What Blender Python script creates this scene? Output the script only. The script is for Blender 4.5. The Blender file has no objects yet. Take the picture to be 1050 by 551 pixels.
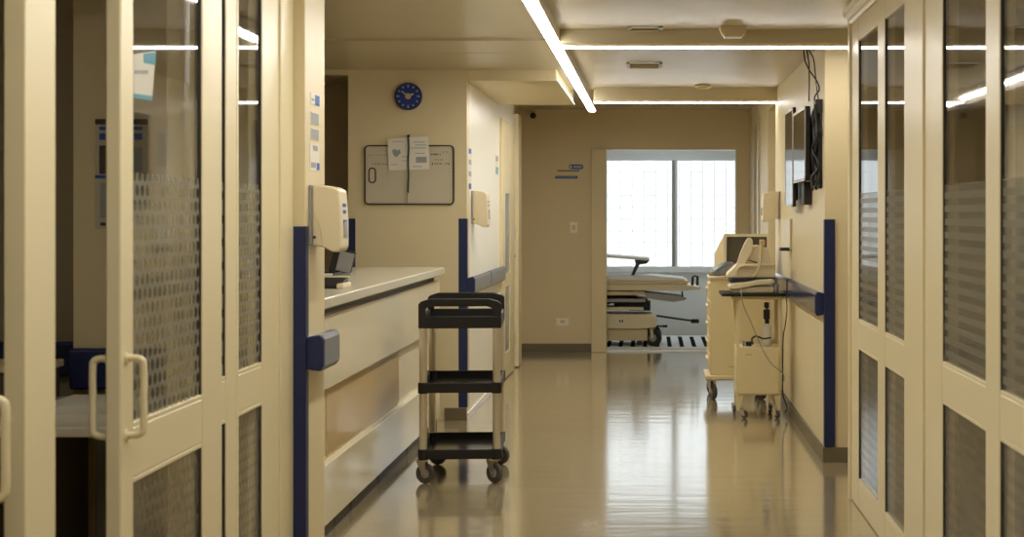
import bpy, bmesh, math, random
from mathutils import Vector, Matrix
random.seed(7)
C = bpy.context.scene.collection
F, VX, VY, H = 1700.0, 667.0, 220.0, 1.4

def P(x, y, Y):
    """photograph pixel at distance Y -> point in the corridor"""
    return Vector(((x - VX) * Y / F, Y, H - (y - VY) * Y / F))

# ---------------------------------------------------------------- materials
def new_mat(name):
    m = bpy.data.materials.new(name); m.use_nodes = True
    nt = m.node_tree; nt.nodes.clear()
    out = nt.nodes.new('ShaderNodeOutputMaterial')
    return m, nt, out

def N(nt, typ, **kw):
    n = nt.nodes.new(typ)
    for k, v in kw.items():
        if k.startswith('i_'):
            n.inputs[k[2:].replace('_', ' ')].default_value = v
        else:
            setattr(n, k, v)
    return n

def math_n(nt, op, a, b=None, c=None):
    n = nt.nodes.new('ShaderNodeMath'); n.operation = op
    for i, v in enumerate((a, b, c)):
        if v is None: continue
        if hasattr(v, 'links') or hasattr(v, 'is_output'):
            nt.links.new(v, n.inputs[i])
        else:
            n.inputs[i].default_value = v
    return n.outputs[0]

def mat(name, col, rough=0.5, metal=0.0, var=0.0, scale=3.0, bump=0.0, bscale=60.0, coat=0.0, spec=0.5, stretch=None):
    m, nt, out = new_mat(name)
    b = N(nt, 'ShaderNodeBsdfPrincipled')
    b.inputs['Roughness'].default_value = rough
    b.inputs['Metallic'].default_value = metal
    b.inputs['Coat Weight'].default_value = coat
    b.inputs['Coat Roughness'].default_value = 0.1
    b.inputs['Specular IOR Level'].default_value = spec
    nt.links.new(b.outputs[0], out.inputs[0])
    tc = N(nt, 'ShaderNodeNewGeometry')
    vec = tc.outputs['Position']
    if stretch:
        mp = N(nt, 'ShaderNodeMapping'); mp.inputs['Scale'].default_value = stretch
        nt.links.new(vec, mp.inputs[0]); vec = mp.outputs[0]
    if var > 0:
        nz = N(nt, 'ShaderNodeTexNoise'); nz.inputs['Scale'].default_value = scale
        nz.inputs['Detail'].default_value = 4
        nt.links.new(vec, nz.inputs['Vector'])
        rp = N(nt, 'ShaderNodeMix', data_type='RGBA')
        rp.inputs[6].default_value = (*[max(0, c * (1 - var)) for c in col], 1)
        rp.inputs[7].default_value = (*[min(1, c * (1 + var)) for c in col], 1)
        nt.links.new(nz.outputs['Fac'], rp.inputs[0])
        nt.links.new(rp.outputs[2], b.inputs['Base Color'])
    else:
        b.inputs['Base Color'].default_value = (*col, 1)
    if bump > 0:
        nz = N(nt, 'ShaderNodeTexNoise'); nz.inputs['Scale'].default_value = bscale
        nz.inputs['Detail'].default_value = 3
        nt.links.new(vec, nz.inputs['Vector'])
        bp = N(nt, 'ShaderNodeBump'); bp.inputs['Strength'].default_value = bump
        bp.inputs['Distance'].default_value = 0.01
        nt.links.new(nz.outputs['Fac'], bp.inputs['Height'])
        nt.links.new(bp.outputs[0], b.inputs['Normal'])
    return m

def emis(name, col, s):
    m, nt, out = new_mat(name)
    e = N(nt, 'ShaderNodeEmission'); e.inputs[0].default_value = (*col, 1); e.inputs[1].default_value = s
    nt.links.new(e.outputs[0], out.inputs[0]); return m

def glass(name, tint=(0.97, 0.975, 0.965), refl=0.85):
    """clear pane with angle dependent reflection"""
    m, nt, out = new_mat(name)
    L = nt.links
    geo = N(nt, 'ShaderNodeNewGeometry')
    dot = N(nt, 'ShaderNodeVectorMath', operation='DOT_PRODUCT')
    L.new(geo.outputs['Incoming'], dot.inputs[0]); L.new(geo.outputs['Normal'], dot.inputs[1])
    c = math_n(nt, 'ABSOLUTE', dot.outputs['Value'])
    s = math_n(nt, 'SUBTRACT', 1.0, c)
    s = math_n(nt, 'POWER', s, 5.0)
    fr = math_n(nt, 'MULTIPLY_ADD', s, refl, 0.04)
    tr = N(nt, 'ShaderNodeBsdfTransparent'); tr.inputs[0].default_value = (*tint, 1)
    gl = N(nt, 'ShaderNodeBsdfGlossy'); gl.inputs['Roughness'].default_value = 0.03
    base = tr.outputs[0]
    m2 = N(nt, 'ShaderNodeMixShader')
    L.new(fr, m2.inputs[0]); L.new(base, m2.inputs[1]); L.new(gl.outputs[0], m2.inputs[2])
    L.new(m2.outputs[0], out.inputs[0])
    return m

def film(name, pattern):
    """frosting film stuck on the glass: dots or horizontal stripes"""
    m, nt, out = new_mat(name); L = nt.links
    geo = N(nt, 'ShaderNodeNewGeometry')
    sep = N(nt, 'ShaderNodeSeparateXYZ'); L.new(geo.outputs['Position'], sep.inputs[0])
    z, y = sep.outputs['Z'], sep.outputs['Y']
    tl_ = N(nt, 'ShaderNodeBsdfTranslucent'); tl_.inputs[0].default_value = (.46, .43, .34, 1)
    dif = N(nt, 'ShaderNodeBsdfDiffuse'); dif.inputs[0].default_value = (.46, .42, .32, 1)
    fm = N(nt, 'ShaderNodeMixShader'); fm.inputs[0].default_value = .6
    L.new(tl_.outputs[0], fm.inputs[1]); L.new(dif.outputs[0], fm.inputs[2])
    tr = N(nt, 'ShaderNodeBsdfTransparent')
    if pattern == 'dots':
        RV, RU = .036, .041
        v = math_n(nt, 'DIVIDE', z, RV)
        odd = math_n(nt, 'FLOORED_MODULO', math_n(nt, 'FLOOR', v), 2.0)
        u = math_n(nt, 'MULTIPLY_ADD', odd, .5, math_n(nt, 'DIVIDE', y, RU))
        du = math_n(nt, 'MULTIPLY', math_n(nt, 'SUBTRACT', math_n(nt, 'FRACT', u), .5), RU)
        dv = math_n(nt, 'MULTIPLY', math_n(nt, 'SUBTRACT', math_n(nt, 'FRACT', v), .5), RV)
        d2 = math_n(nt, 'ADD', math_n(nt, 'MULTIPLY', du, du), math_n(nt, 'MULTIPLY', dv, dv))
        a = math_n(nt, 'MULTIPLY_ADD', math_n(nt, 'LESS_THAN', d2, .0138 ** 2), -.48, .52)
    else:
        w = math_n(nt, 'LESS_THAN', math_n(nt, 'FRACT', math_n(nt, 'DIVIDE', z, .044)), .5)
        a = math_n(nt, 'MULTIPLY_ADD', w, .22, .28)
    # lower film made weaker to paint in the dimness low in the rooms
    low = math_n(nt, 'LESS_THAN', z, .83)
    a = math_n(nt, 'MULTIPLY', a, math_n(nt, 'MULTIPLY_ADD', low, -.55, 1.0))
    mx = N(nt, 'ShaderNodeMixShader'); L.new(a, mx.inputs[0]); L.new(tr.outputs[0], mx.inputs[1]); L.new(fm.outputs[0], mx.inputs[2])
    L.new(mx.outputs[0], out.inputs[0])
    return m

def floor_mat():
    m, nt, out = new_mat('epoxy_floor'); L = nt.links
    b = N(nt, 'ShaderNodeBsdfPrincipled'); L.new(b.outputs[0], out.inputs[0])
    geo = N(nt, 'ShaderNodeNewGeometry')
    nz = N(nt, 'ShaderNodeTexNoise'); nz.inputs['Scale'].default_value = 1.6; nz.inputs['Detail'].default_value = 6
    L.new(geo.outputs['Position'], nz.inputs['Vector'])
    rp = N(nt, 'ShaderNodeValToRGB')
    rp.color_ramp.elements[0].position = .3; rp.color_ramp.elements[0].color = (.34, .275, .155, 1)
    rp.color_ramp.elements[1].position = .7; rp.color_ramp.elements[1].color = (.41, .335, .195, 1)
    L.new(nz.outputs['Fac'], rp.inputs[0])
    # thin joints between the vinyl sheets across the corridor
    sep = N(nt, 'ShaderNodeSeparateXYZ'); L.new(geo.outputs['Position'], sep.inputs[0])
    fr = math_n(nt, 'FRACT', math_n(nt, 'DIVIDE', sep.outputs['Y'], 1.83))
    ln = math_n(nt, 'LESS_THAN', fr, 0.004)
    mx = N(nt, 'ShaderNodeMix', data_type='RGBA'); mx.inputs[7].default_value = (.22, .18, .10, 1)
    L.new(math_n(nt, 'MULTIPLY', ln, .5), mx.inputs[0]); L.new(rp.outputs[0], mx.inputs[6])
    L.new(mx.outputs[2], b.inputs['Base Color'])
    n2 = N(nt, 'ShaderNodeTexNoise'); n2.inputs['Scale'].default_value = 5; n2.inputs['Detail'].default_value = 3
    L.new(geo.outputs['Position'], n2.inputs['Vector'])
    r = N(nt, 'ShaderNodeMapRange'); r.inputs['To Min'].default_value = .10; r.inputs['To Max'].default_value = .2
    L.new(n2.outputs['Fac'], r.inputs[0]); L.new(r.outputs[0], b.inputs['Roughness'])
    n3 = N(nt, 'ShaderNodeTexNoise'); n3.inputs['Scale'].default_value = 4.0; n3.inputs['Detail'].default_value = 3
    mp = N(nt, 'ShaderNodeMapping'); mp.inputs['Scale'].default_value = (0.6, 2.2, 1)
    L.new(geo.outputs['Position'], mp.inputs[0]); L.new(mp.outputs[0], n3.inputs['Vector'])
    bp = N(nt, 'ShaderNodeBump'); bp.inputs['Strength'].default_value = .13; bp.inputs['Distance'].default_value = .01
    L.new(n3.outputs['Fac'], bp.inputs['Height']); L.new(bp.outputs[0], b.inputs['Normal'])
    b.inputs['Specular IOR Level'].default_value = .6
    b.inputs['Coat Weight'].default_value = 1.0; b.inputs['Coat Roughness'].default_value = .10
    L.new(bp.outputs[0], b.inputs['Coat Normal'])
    return m

M = dict(
    wall=mat('cream_wall_paint', (.69, .58, .35), .42, var=.03, scale=2, bump=.05, bscale=25),
    wall_white=mat('off_white_wall_paint', (.86, .82, .70), .3, var=.03, scale=2),
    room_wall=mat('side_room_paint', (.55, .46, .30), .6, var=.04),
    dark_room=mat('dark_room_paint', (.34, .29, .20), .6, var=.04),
    back_wall=mat('back_room_paint', (.80, .82, .82), .5, var=.03),
    ceil=mat('cream_gloss_ceiling', (.55, .47, .305), .33, var=.04, scale=1.2, bump=.04, bscale=2.0, spec=.4),
    frame=mat('cream_lacquered_metal', (.75, .645, .40), .34, var=.02, scale=4, spec=.4),
    skirt=mat('taupe_skirting', (.15, .12, .07), .4, var=.1),
    bumper_sheen=mat('navy_rail_painted_sheen', (.17, .20, .23), .3, var=.05, coat=.4),  # navy rail vinyl with reflected light painted in as blue-grey
    navy=mat('navy_vinyl', (.006, .013, .07), .45, var=.1),
    bumper=mat('navy_rail_vinyl', (.018, .035, .12), .22, var=.08, coat=.6),
    cream_pl=mat('cream_plastic', (.72, .62, .41), .38, var=.03, scale=8),
    old_pl=mat('aged_beige_plastic', (.62, .50, .29), .42, var=.06, scale=14),
    cart=mat('cream_painted_steel', (.67, .555, .30), .4, var=.03, scale=6),
    dark_pl=mat('dark_plastic', (.012, .0105, .008), .5, var=.2, scale=20, bump=.05, bscale=300, spec=.3),
    shelf=mat('shelf_plastic', (.03, .026, .02), .16, var=.2, scale=20),
    slot_bar=mat('matt_black_bar', (.006, .006, .007), .95, spec=.05),
    black=mat('black_rubber', (.012, .011, .010), .5, var=.1),
    alu=mat('brushed_aluminium', (.62, .56, .44), .34, metal=.75, var=.05, scale=30, stretch=(1, 1, .05)),
    steel=mat('zinc_steel', (.6, .55, .46), .35, metal=.9, var=.05),
    rubber=mat('grey_rubber_tyre', (.07, .06, .048), .6, var=.15, scale=40),
    grey_pl=mat('grey_plastic', (.30, .29, .27), .4, var=.05),
    counter=mat('speckled_solid_surface', (.72, .66, .50), .22, var=.12, scale=160, coat=.2),
    laminate=mat('cream_laminate', (.80, .72, .51), .24, var=.02, coat=.2),
    tan=mat('tan_wood_laminate', (.56, .40, .18), .3, var=.06, scale=3, stretch=(1, .4, 8), coat=.2),
    gap=mat('dark_reveal', (.035, .026, .018), .5, var=.1),
    paper=mat('white_paper', (.72, .68, .58), .6, var=.02),
    paper_g=mat('grey_print', (.30, .31, .30), .6, var=.3, scale=120),
    ink=mat('dark_ink', (.05, .04, .035), .6, var=.1),
    blue_ink=mat('blue_ink', (.02, .10, .38), .5, var=.05),
    teal=mat('teal_ink', (.05, .30, .42), .5, var=.05),
    board=mat('whiteboard_enamel', (.56, .50, .37), .25, var=.02, coat=.3),
    clockblue=mat('blue_clock_dial', (.012, .035, .22), .35, var=.1),
    screen=mat('dark_screen', (.02, .02, .022), .08, var=.05),
    crt=mat('crt_face', (.10, .085, .055), .3, var=.05),
    wood_dark=mat('dark_brown_wood', (.07, .05, .03), .5, var=.2),
    sheet=mat('white_sheet', (.8, .8, .78), .7, var=.02),
    sill=mat('white_sill', (.8, .82, .82), .4, var=.02),
    bag=mat('crumpled_film', (.30, .30, .27), .25, var=.5, scale=25),
    bag_blue=mat('blue_film', (.03, .22, .42), .25, var=.3, scale=25),
    grille=mat('painted_grille', (.75, .77, .78), .6, var=.05),
    clear=glass('clear_glass'),
    dots=film('dot_frosted_film', 'dots'),
    stripes=film('stripe_frosted_film', 'stripes'),
    frost=mat('grey_frosted_glass', (.34, .35, .33), .25, var=.05),
    dark_glass=mat('dark_door_glass', (.08, .07, .05), .15, var=.05),
    led=emis('led_diffuser', (1, .975, .91), 46),
    led_cross=emis('cross_led_diffuser', (1, .975, .92), 22),
    fill_cool=emis('cool_fill_diffuser', (.85, .93, 1), 9.0),
    fill_soft=emis('fill_diffuser', (1, .95, .85), 5.0),
    floor=floor_mat(),
)

# ---------------------------------------------------------------- mesh helpers
def merge(bm, t, mi=0, smooth=False):
    for f in t.faces:
        f.material_index = mi
        if smooth != 'keep': f.smooth = smooth
    me = bpy.data.meshes.new('tmp'); t.to_mesh(me); t.free()
    bm.from_mesh(me); bpy.data.meshes.remove(me)

def nb(): return bmesh.new()

def box(bm, x0, x1, y0, y1, z0, z1, bev=0.0, mi=0, seg=2, rot=None):
    t = nb(); bmesh.ops.create_cube(t, size=1)
    for v in t.verts:
        v.co = Vector(((x0 + x1) / 2 + v.co.x * (x1 - x0), (y0 + y1) / 2 + v.co.y * (y1 - y0), (z0 + z1) / 2 + v.co.z * (z1 - z0)))
    if bev > 0:
        res = bmesh.ops.bevel(t, geom=t.edges[:], offset=bev, segments=seg, profile=.5, affect='EDGES')
        for f in res['faces']: f.smooth = True
    if rot:
        c, ax, ang = rot
        bmesh.ops.rotate(t, cent=c, matrix=Matrix.Rotation(ang, 3, ax), verts=t.verts)
    merge(bm, t, mi, 'keep')
    return bm

def cyl(bm, p0, p1, r, r2=None, seg=20, mi=0, bev=0):
    p0, p1 = Vector(p0), Vector(p1); d = p1 - p0
    t = nb(); bmesh.ops.create_cone(t, cap_ends=True, segments=seg, radius1=r, radius2=r if r2 is None else r2, depth=d.length)
    if bev:
        es = [e for e in t.edges if len(e.link_faces) == 2 and any(len(f.verts) > 4 for f in e.link_faces)]
        bmesh.ops.bevel(t, geom=es, offset=bev, segments=2, profile=.5, affect='EDGES')
    q = d.normalized().to_track_quat('Z', 'Y').to_matrix()
    for v in t.verts: v.co = q @ v.co + (p0 + p1) / 2
    for f in t.faces: f.smooth = len(f.verts) <= 4
    sm = [f.smooth for f in t.faces]
    for f in t.faces: f.material_index = mi
    me = bpy.data.meshes.new('tmp'); t.to_mesh(me); t.free(); bm.from_mesh(me); bpy.data.meshes.remove(me)
    return bm

def smooth_path(pts, n=6):
    pts = [Vector(p) for p in pts]
    if len(pts) < 3: return pts
    out = []
    for i in range(len(pts) - 1):
        a = pts[max(i - 1, 0)]; b = pts[i]; c = pts[i + 1]; d = pts[min(i + 2, len(pts) - 1)]
        for k in range(n):
            t = k / n
            out.append(.5 * ((2 * b) + (c - a) * t + (2 * a - 5 * b + 4 * c - d) * t * t + (3 * b - a - 3 * c + d) * t ** 3))
    out.append(pts[-1]); return out

def tube(bm, pts, r, seg=10, mi=0, smooth=True, n=6):
    pts = smooth_path(pts, n) if smooth else [Vector(p) for p in pts]
    t = nb(); rings = []
    up = None
    for i, p in enumerate(pts):
        d = (pts[min(i + 1, len(pts) - 1)] - pts[max(i - 1, 0)]).normalized()
        if up is None:
            up = Vector((0, 0, 1)) if abs(d.z) < .9 else Vector((1, 0, 0))
        s = d.cross(up).normalized(); up = s.cross(d).normalized()
        rr = r[i] if isinstance(r, (list, tuple)) else r
        rings.append([t.verts.new(p + rr * (math.cos(a) * s + math.sin(a) * up)) for a in [2 * math.pi * k / seg for k in range(seg)]])
    for i in range(len(rings) - 1):
        for k in range(seg):
            t.faces.new((rings[i][k], rings[i][(k + 1) % seg], rings[i + 1][(k + 1) % seg], rings[i + 1][k]))
    t.faces.new(rings[0][::-1]); t.faces.new(rings[-1])
    bmesh.ops.recalc_face_normals(t, faces=t.faces[:])
    merge(bm, t, mi, True); return bm

def lathe(bm, prof, c, axis='Z', seg=32, mi=0):
    """profile of (radius, height) revolved about an axis through c"""
    t = nb(); rings = []
    R = {'Z': Matrix.Identity(3), 'Y': Matrix.Rotation(math.pi / 2, 3, 'X'), 'X': Matrix.Rotation(math.pi / 2, 3, 'Y')}[axis]
    for r, h in prof:
        rings.append([t.verts.new(Vector(c) + R @ Vector((max(r, 1e-4) * math.cos(a), max(r, 1e-4) * math.sin(a), h))) for a in [2 * math.pi * k / seg for k in range(seg)]])
    for i in range(len(rings) - 1):
        for k in range(seg):
            t.faces.new((rings[i][k], rings[i][(k + 1) % seg], rings[i + 1][(k + 1) % seg], rings[i + 1][k]))
    t.faces.new(rings[0]); t.faces.new(rings[-1])
    bmesh.ops.recalc_face_normals(t, faces=t.faces[:])
    merge(bm, t, mi, True); return bm

def prism(bm, poly, plane, a, b, bev=0.0, mi=0, seg=2):
    """2D outline extruded: plane 'XZ' between y=a,b ; 'YZ' between x=a,b ; 'XY' between z=a,b"""
    t = nb()
    f = {'XZ': lambda u, v, w: (u, w, v), 'YZ': lambda u, v, w: (w, u, v), 'XY': lambda u, v, w: (u, v, w)}[plane]
    A = [t.verts.new(f(u, v, a)) for u, v in poly]; B = [t.verts.new(f(u, v, b)) for u, v in poly]
    n = len(poly)
    t.faces.new(A); t.faces.new(B[::-1])
    for i in range(n):
        t.faces.new((A[i], B[i], B[(i + 1) % n], A[(i + 1) % n]))
    bmesh.ops.recalc_face_normals(t, faces=t.faces[:])
    if bev:
        res = bmesh.ops.bevel(t, geom=t.edges[:], offset=bev, segments=seg, profile=.5, affect='EDGES')
        for f in res['faces']: f.smooth = True
    merge(bm, t, mi, 'keep'); return bm

def rrect(u0, u1, v0, v1, r, n=6):
    out = []
    for cx, cy, s in ((u1 - r, v1 - r, 0), (u0 + r, v1 - r, 90), (u0 + r, v0 + r, 180), (u1 - r, v0 + r, 270)):
        for k in range(n + 1):
            a = math.radians(s + 90 * k / n); out.append((cx + r * math.cos(a), cy + r * math.sin(a)))
    return out

# ---------------------------------------------------------------- object helpers
def link(name, bm, mats, parent=None, label=None):
    me = bpy.data.meshes.new(name)
    if parent is None:
        xs = [v.co for v in bm.verts]
        lo = Vector([min(c[i] for c in xs) for i in range(3)]); hi = Vector([max(c[i] for c in xs) for i in range(3)])
        org = Vector(((lo.x + hi.x) / 2, (lo.y + hi.y) / 2, lo.z)); loc = org
    else:
        r = parent; org = Vector((0, 0, 0))
        while r: org = org + r.location; r = r.parent
        loc = Vector((0, 0, 0))
    for v in bm.verts: v.co -= org
    bm.to_mesh(me); bm.free()
    if not isinstance(mats, (list, tuple)): mats = [mats]
    for m in mats: me.materials.append(M[m] if isinstance(m, str) else m)
    o = bpy.data.objects.new(name, me); C.objects.link(o); o.location = loc
    if len(me.polygons) > 6 and any(p.use_smooth for p in me.polygons):
        wn = o.modifiers.new('normals', 'WEIGHTED_NORMAL'); wn.weight = 100; wn.keep_sharp = True
    if parent: o.parent = parent
    if label: o['label'] = label
    return o

def tag(o, label, cat, group=None, kind=None):
    o['label'] = label; o['category'] = cat
    if group: o['group'] = group
    if kind: o['kind'] = kind
    return o

def thing(name, label, cat, loc, group=None):
    o = bpy.data.objects.new(name, None); C.objects.link(o); o.location = loc
    o.empty_display_size = .1
    return tag(o, label, cat, group)

def struct(name, bm, mats, parent=None, label=None):
    o = link(name, bm, mats, parent, label)
    if parent is None: o['kind'] = 'structure'
    return o

def copy_tree(o, parent=None):
    c = o.copy(); C.objects.link(c); c.parent = parent
    for ch in list(o.children): copy_tree(ch, c)
    return c

# ================================================================ THE SETTING
LX, RX = -1.25, 0.985
# floor
b = nb(); box(b, -4.2, 3.2, -2.1, 19.6, -.1, 0); struct('floor', b, 'floor')
# ceilings (three levels along the corridor)
b = nb(); box(b, -4.2, 3.2, -2.1, 9.4, 2.40, 2.6); struct('ceiling', b, 'ceil')
b = nb(); box(b, -4.2, 3.2, 9.4, 13.07, 2.385, 2.6); struct('ceiling_middle', b, 'ceil')
b = nb(); box(b, -4.2, 3.2, 13.07, 17.1, 2.47, 2.6); struct('ceiling_far', b, 'ceil')
b = nb(); box(b, -2.6, 3.2, 17.1, 19.6, 2.47, 2.6); struct('ceiling_back_room', b, 'back_wall')

# downstand beams that carry the crosswise lights
b = nb(); box(b, -.49, 1.6, 8.96, 9.14, 2.325, 2.40); struct('trim_1', b, 'ceil')
b = nb(); box(b, -.44, 0.984, 12.88, 13.07, 2.29, 2.47); struct('trim_2', b, 'ceil')
# soffit box over the left side
b = nb(); box(b, -1.25, -.637, 11.28, 13.75, 2.309, 2.47, .004); 
struct('trim_3', b, 'wall')
b = nb(); box(b, -.637, -.628, 11.28, 13.75, 2.309, 2.318); struct('soffit_edge_highlight', b, 'sheet')  # white strip painting the bright highlight along the soffit edge
# narrow channel above the long light
b = nb(); box(b, -.56, -.49, .6, 15.0, 2.35, 2.47); struct('trim_5', b, 'ceil')

# right side walls
b = nb(); box(b, RX, 1.6, 9.37, 13.07, 0, 2.45); struct('wall_right', b, 'wall')
b = nb(); box(b, 1.6, 1.75, 8.17, 9.37, 0, 2.45); struct('wall_right_recess', b, 'wall')
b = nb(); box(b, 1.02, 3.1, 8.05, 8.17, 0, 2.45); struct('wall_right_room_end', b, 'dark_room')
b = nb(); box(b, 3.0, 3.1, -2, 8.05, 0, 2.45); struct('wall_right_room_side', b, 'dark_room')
b = nb(); box(b, RX, 1.10, -2, 1.9, 0, 2.45); struct('wall_right_near', b, 'wall')
b = nb(); box(b, RX - .0, 1.10, 13.9, 14.9, 0, 2.5); box(b, RX, 1.10, 13.07, 13.9, 2.27, 2.5); struct('wall_right_pier', b, 'wall')
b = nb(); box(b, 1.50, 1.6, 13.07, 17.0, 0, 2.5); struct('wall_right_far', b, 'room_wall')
# far wall with its opening
b = nb()
box(b, -1.9, -.60, 16.9, 17.1, 0, 2.5); box(b, .87, 1.5, 16.9, 17.1, 0, 2.5)
box(b, -.60, .87, 16.9, 17.1, 2.06, 2.5)
struct('wall_far', b, 'wall')
b = nb(); box(b, -.60, -.448, 16.8, 17.1, 0, 2.06, .006); struct('trim_6', b, 'wall')
# back room
b = nb(); box(b, -2.6, -.95, 19.35, 19.6, 0, 2.5); box(b, 1.35, 3.2, 19.35, 19.6, 0, 2.5)
box(b, -.95, 1.35, 19.35, 19.6, 0, .745); box(b, -.95, 1.35, 19.35, 19.6, 2.10, 2.5); struct('wall_back_room', b, 'back_wall')
b = nb(); box(b, -2.7, -2.6, 17.1, 19.6, 0, 2.5); struct('wall_back_room_left', b, 'back_wall')
b = nb(); box(b, 1.75, 1.85, 17.1, 19.35, 0, 2.5); struct('wall_back_room_right', b, 'back_wall')
# left walls beyond the counter
b = nb(); box(b, -2.057, LX, 11.28, 11.45, 0, 2.45); struct('wall_clock', b, 'wall')
b = nb(); box(b, -1.35, LX, 11.45, 15.15, 0, 2.47); struct('wall_left', b, 'wall_white')
b = nb(); box(b, -1.40, -1.33, 15.15, 16.9, 0, 2.47); struct('wall_left_far', b, 'wall')
b = nb(); box(b, -4.1, -1.36, 12.55, 12.7, 0, 2.45); struct('wall_reception_back', b, 'room_wall')
b = nb(); box(b, -4.2, -4.1, -2, 12.7, 0, 2.45); struct('wall_reception_side', b, 'room_wall')
b = nb(); box(b, -4.1, -2.057, 11.28, 11.45, 2.35, 2.45, .0); struct('trim_7', b, 'wall')
# stub wall between the glazed screen and the counter
b = nb(); box(b, -2.09, LX, 6.0, 6.36, 0, 2.45, .003); struct('wall_column', b, 'wall')
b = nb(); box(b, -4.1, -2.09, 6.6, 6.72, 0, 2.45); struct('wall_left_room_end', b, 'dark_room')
b = nb(); box(b, -4.1, -1.22, -2.1, -2.0, 0, 2.45); box(b, -1.22, 3.1, -2.1, -2, 0, 2.45); struct('wall_near_end', b, 'wall')
b = nb(); box(b, -1.34, -1.22, -2, 1.4, 0, 2.45); struct('wall_left_near', b, 'wall')

# skirtings
def skirt(name, *a):
    b = nb(); box(b, *a, .002); struct(name, b, 'skirt')
skirt('baseboard_right', RX - .011, RX, 9.36, 13.07, 0, .083)
skirt('baseboard_recess', RX - .011, 1.6, 9.358, 9.37, 0, .083)
skirt('baseboard_far', -1.33, -.60, 16.888, 16.9, 0, .083)
skirt('baseboard_clock', -1.40, LX, 11.268, 11.28, 0, .083)
b = nb(); box(b, LX, LX + .012, 11.28, 13.7, 0, .05, .002); struct('baseboard_left', b, 'sheet')
b = nb(); box(b, .87, .984, 16.885, 16.9, 0, .083); struct('baseboard_far_right', b, 'skirt')

# ---------------------------------------------------------------- glazed leaves and screens
ZR = dict(bot=.136, r0=.772, r1=.893, top=2.235, head=2.33)
def glazed(name, xf, th, Y0, Y1, panes, side, film, mouldings=True, loc_label=None):
    """xf = corridor face, side=+1 when the leaf body lies at x greater than the face"""
    xa, xb = (xf, xf + th) if side > 0 else (xf - th, xf)
    root = bpy.data.objects.new(name, None); C.objects.link(root)
    root.location = ((xa + xb) / 2, (Y0 + Y1) / 2, 0); root['kind'] = 'structure'; root['label'] = loc_label
    b = nb()
    ys = [Y0] + [v for p in panes for v in p] + [Y1]
    for i in range(0, len(ys), 2):
        if ys[i + 1] - ys[i] > .002: box(b, xa, xb, ys[i], ys[i + 1], 0.004, ZR['head'], .004)
    ins = th * .12
    for p0, p1 in panes:
        for z0, z1 in ((.004, ZR['bot']), (ZR['r0'], ZR['r1']), (ZR['top'], ZR['head'])):
            box(b, xa + ins * .3, xb - ins * .3, p0 - .004, p1 + .004, z0, z1, .004)
    link('door_frame', b, 'frame', root)
    xm = xa + .011 if side > 0 else xb - .011
    # glazing beads: slim sloping lips round each pane
    b = nb()
    for p0, p1 in panes:
        for z0, z1 in ((ZR['bot'], ZR['r0']), (ZR['r1'], ZR['top'])):
            for q in (z0 + .006, z1 - .006): box(b, xm - .009, xm + .009, p0, p1, q - .006, q + .006, .002)
    link('glazing_bead', b, 'frame', root)
    b = nb()
    for p0, p1 in panes:
        for z0, z1 in ((ZR['bot'], ZR['r0']), (ZR['r1'], ZR['top'])):
            for q in (p0 + .004, p1 - .004): box(b, xm - .008, xm + .008, q - .004, q + .004, z0 + .01, z1 - .01)
    link('gasket', b, 'gap', root)
    xf_ = xm - side * .0036
    for p0, p1 in panes:
        for z0, z1, zt_ in ((ZR['bot'], ZR['r0'], ZR['r0']), (ZR['r1'], ZR['top'], 1.505)):
            b = nb(); box(b, xm - .003, xm + .003, p0 + .002, p1 - .002, z0 + .002, z1 - .002); gp = link('glass_pane', b, 'clear', root)
            b = nb(); V = [b.verts.new(p) for p in ((xf_, p0 + .004, z0 + .006), (xf_, p1 - .004, z0 + .006), (xf_, p1 - .004, zt_ - .006), (xf_, p0 + .004, zt_ - .006))]; b.faces.new(V)
            link('frosted_film', b, film, gp)
    return root

def d_handle(root, xf, d, Y, z0=.877, z1=1.068, r=.0085):
    g = xf + d
    b = nb()
    s = 1 if d > 0 else -1
    k = .018
    pts = [(xf - s * .002, Y, z1 - .005), (g - s * k, Y, z1 - .005), (g - s * .005, Y, z1 - .010), (g, Y, z1 - .024), (g, Y, (z0 + z1) / 2), (g, Y, z0 + .024),
           (g - s * .005, Y, z0 + .010), (g - s * k, Y, z0 + .005), (xf - s * .002, Y, z0 + .005)]
    tube(b, pts, r, seg=14, n=4)
    cyl(b, (xf - s * .001, Y, z1 - .005), (xf + s * .004, Y, z1 - .005), .014)
    cyl(b, (xf - s * .001, Y, z0 + .005), (xf + s * .004, Y, z0 + .005), .014)
    return link('handle', b, 'frame', root)

# left: sliding leaf C standing open, fixed lights behind it, leaf nearer the camera
dC = glazed('door_1', -1.23, .036, 3.85, 4.76, [(3.945, 4.553)], -1, 'dots', loc_label='left sliding glazed door with dotted frosted panes and two handles')
d_handle(dC, -1.23, .041, 3.89); d_handle(dC, -1.266, -.036, 3.87)
dD = glazed('door_2', -1.23, .036, 2.1, 3.09, [(2.2, 2.98)], -1, 'dots', loc_label='nearest left glazed door, cut by the edge of the picture')
d_handle(dD, -1.23, .055, 3.02)
glazed('window_1', -1.30, .05, 4.62, 5.205, [(4.74, 5.08)], -1, 'dots', loc_label='narrow fixed light behind the left sliding door')
glazed('window_2', -1.30, .05, 5.212, 5.80, [(5.237, 5.553)], -1, 'dots', loc_label='fixed light with dotted panes beside the left column')
b = nb(); box(b, -1.36, -1.292, 5.80, 6.0, 0, 2.42, .004); struct('trim_8', b, 'frame')
b = nb(); box(b, -1.262, -1.23, 3.25, 3.43, 0, 2.34, .004); box(b, -1.262, -1.22, 3.235, 3.25, 0, 2.34, .002)
for z in (.62, 1.0, 1.9): cyl(b, (-1.25, 3.232, z), (-1.25, 3.236, z), .004)
struct('trim_9', b, 'frame')
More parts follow.
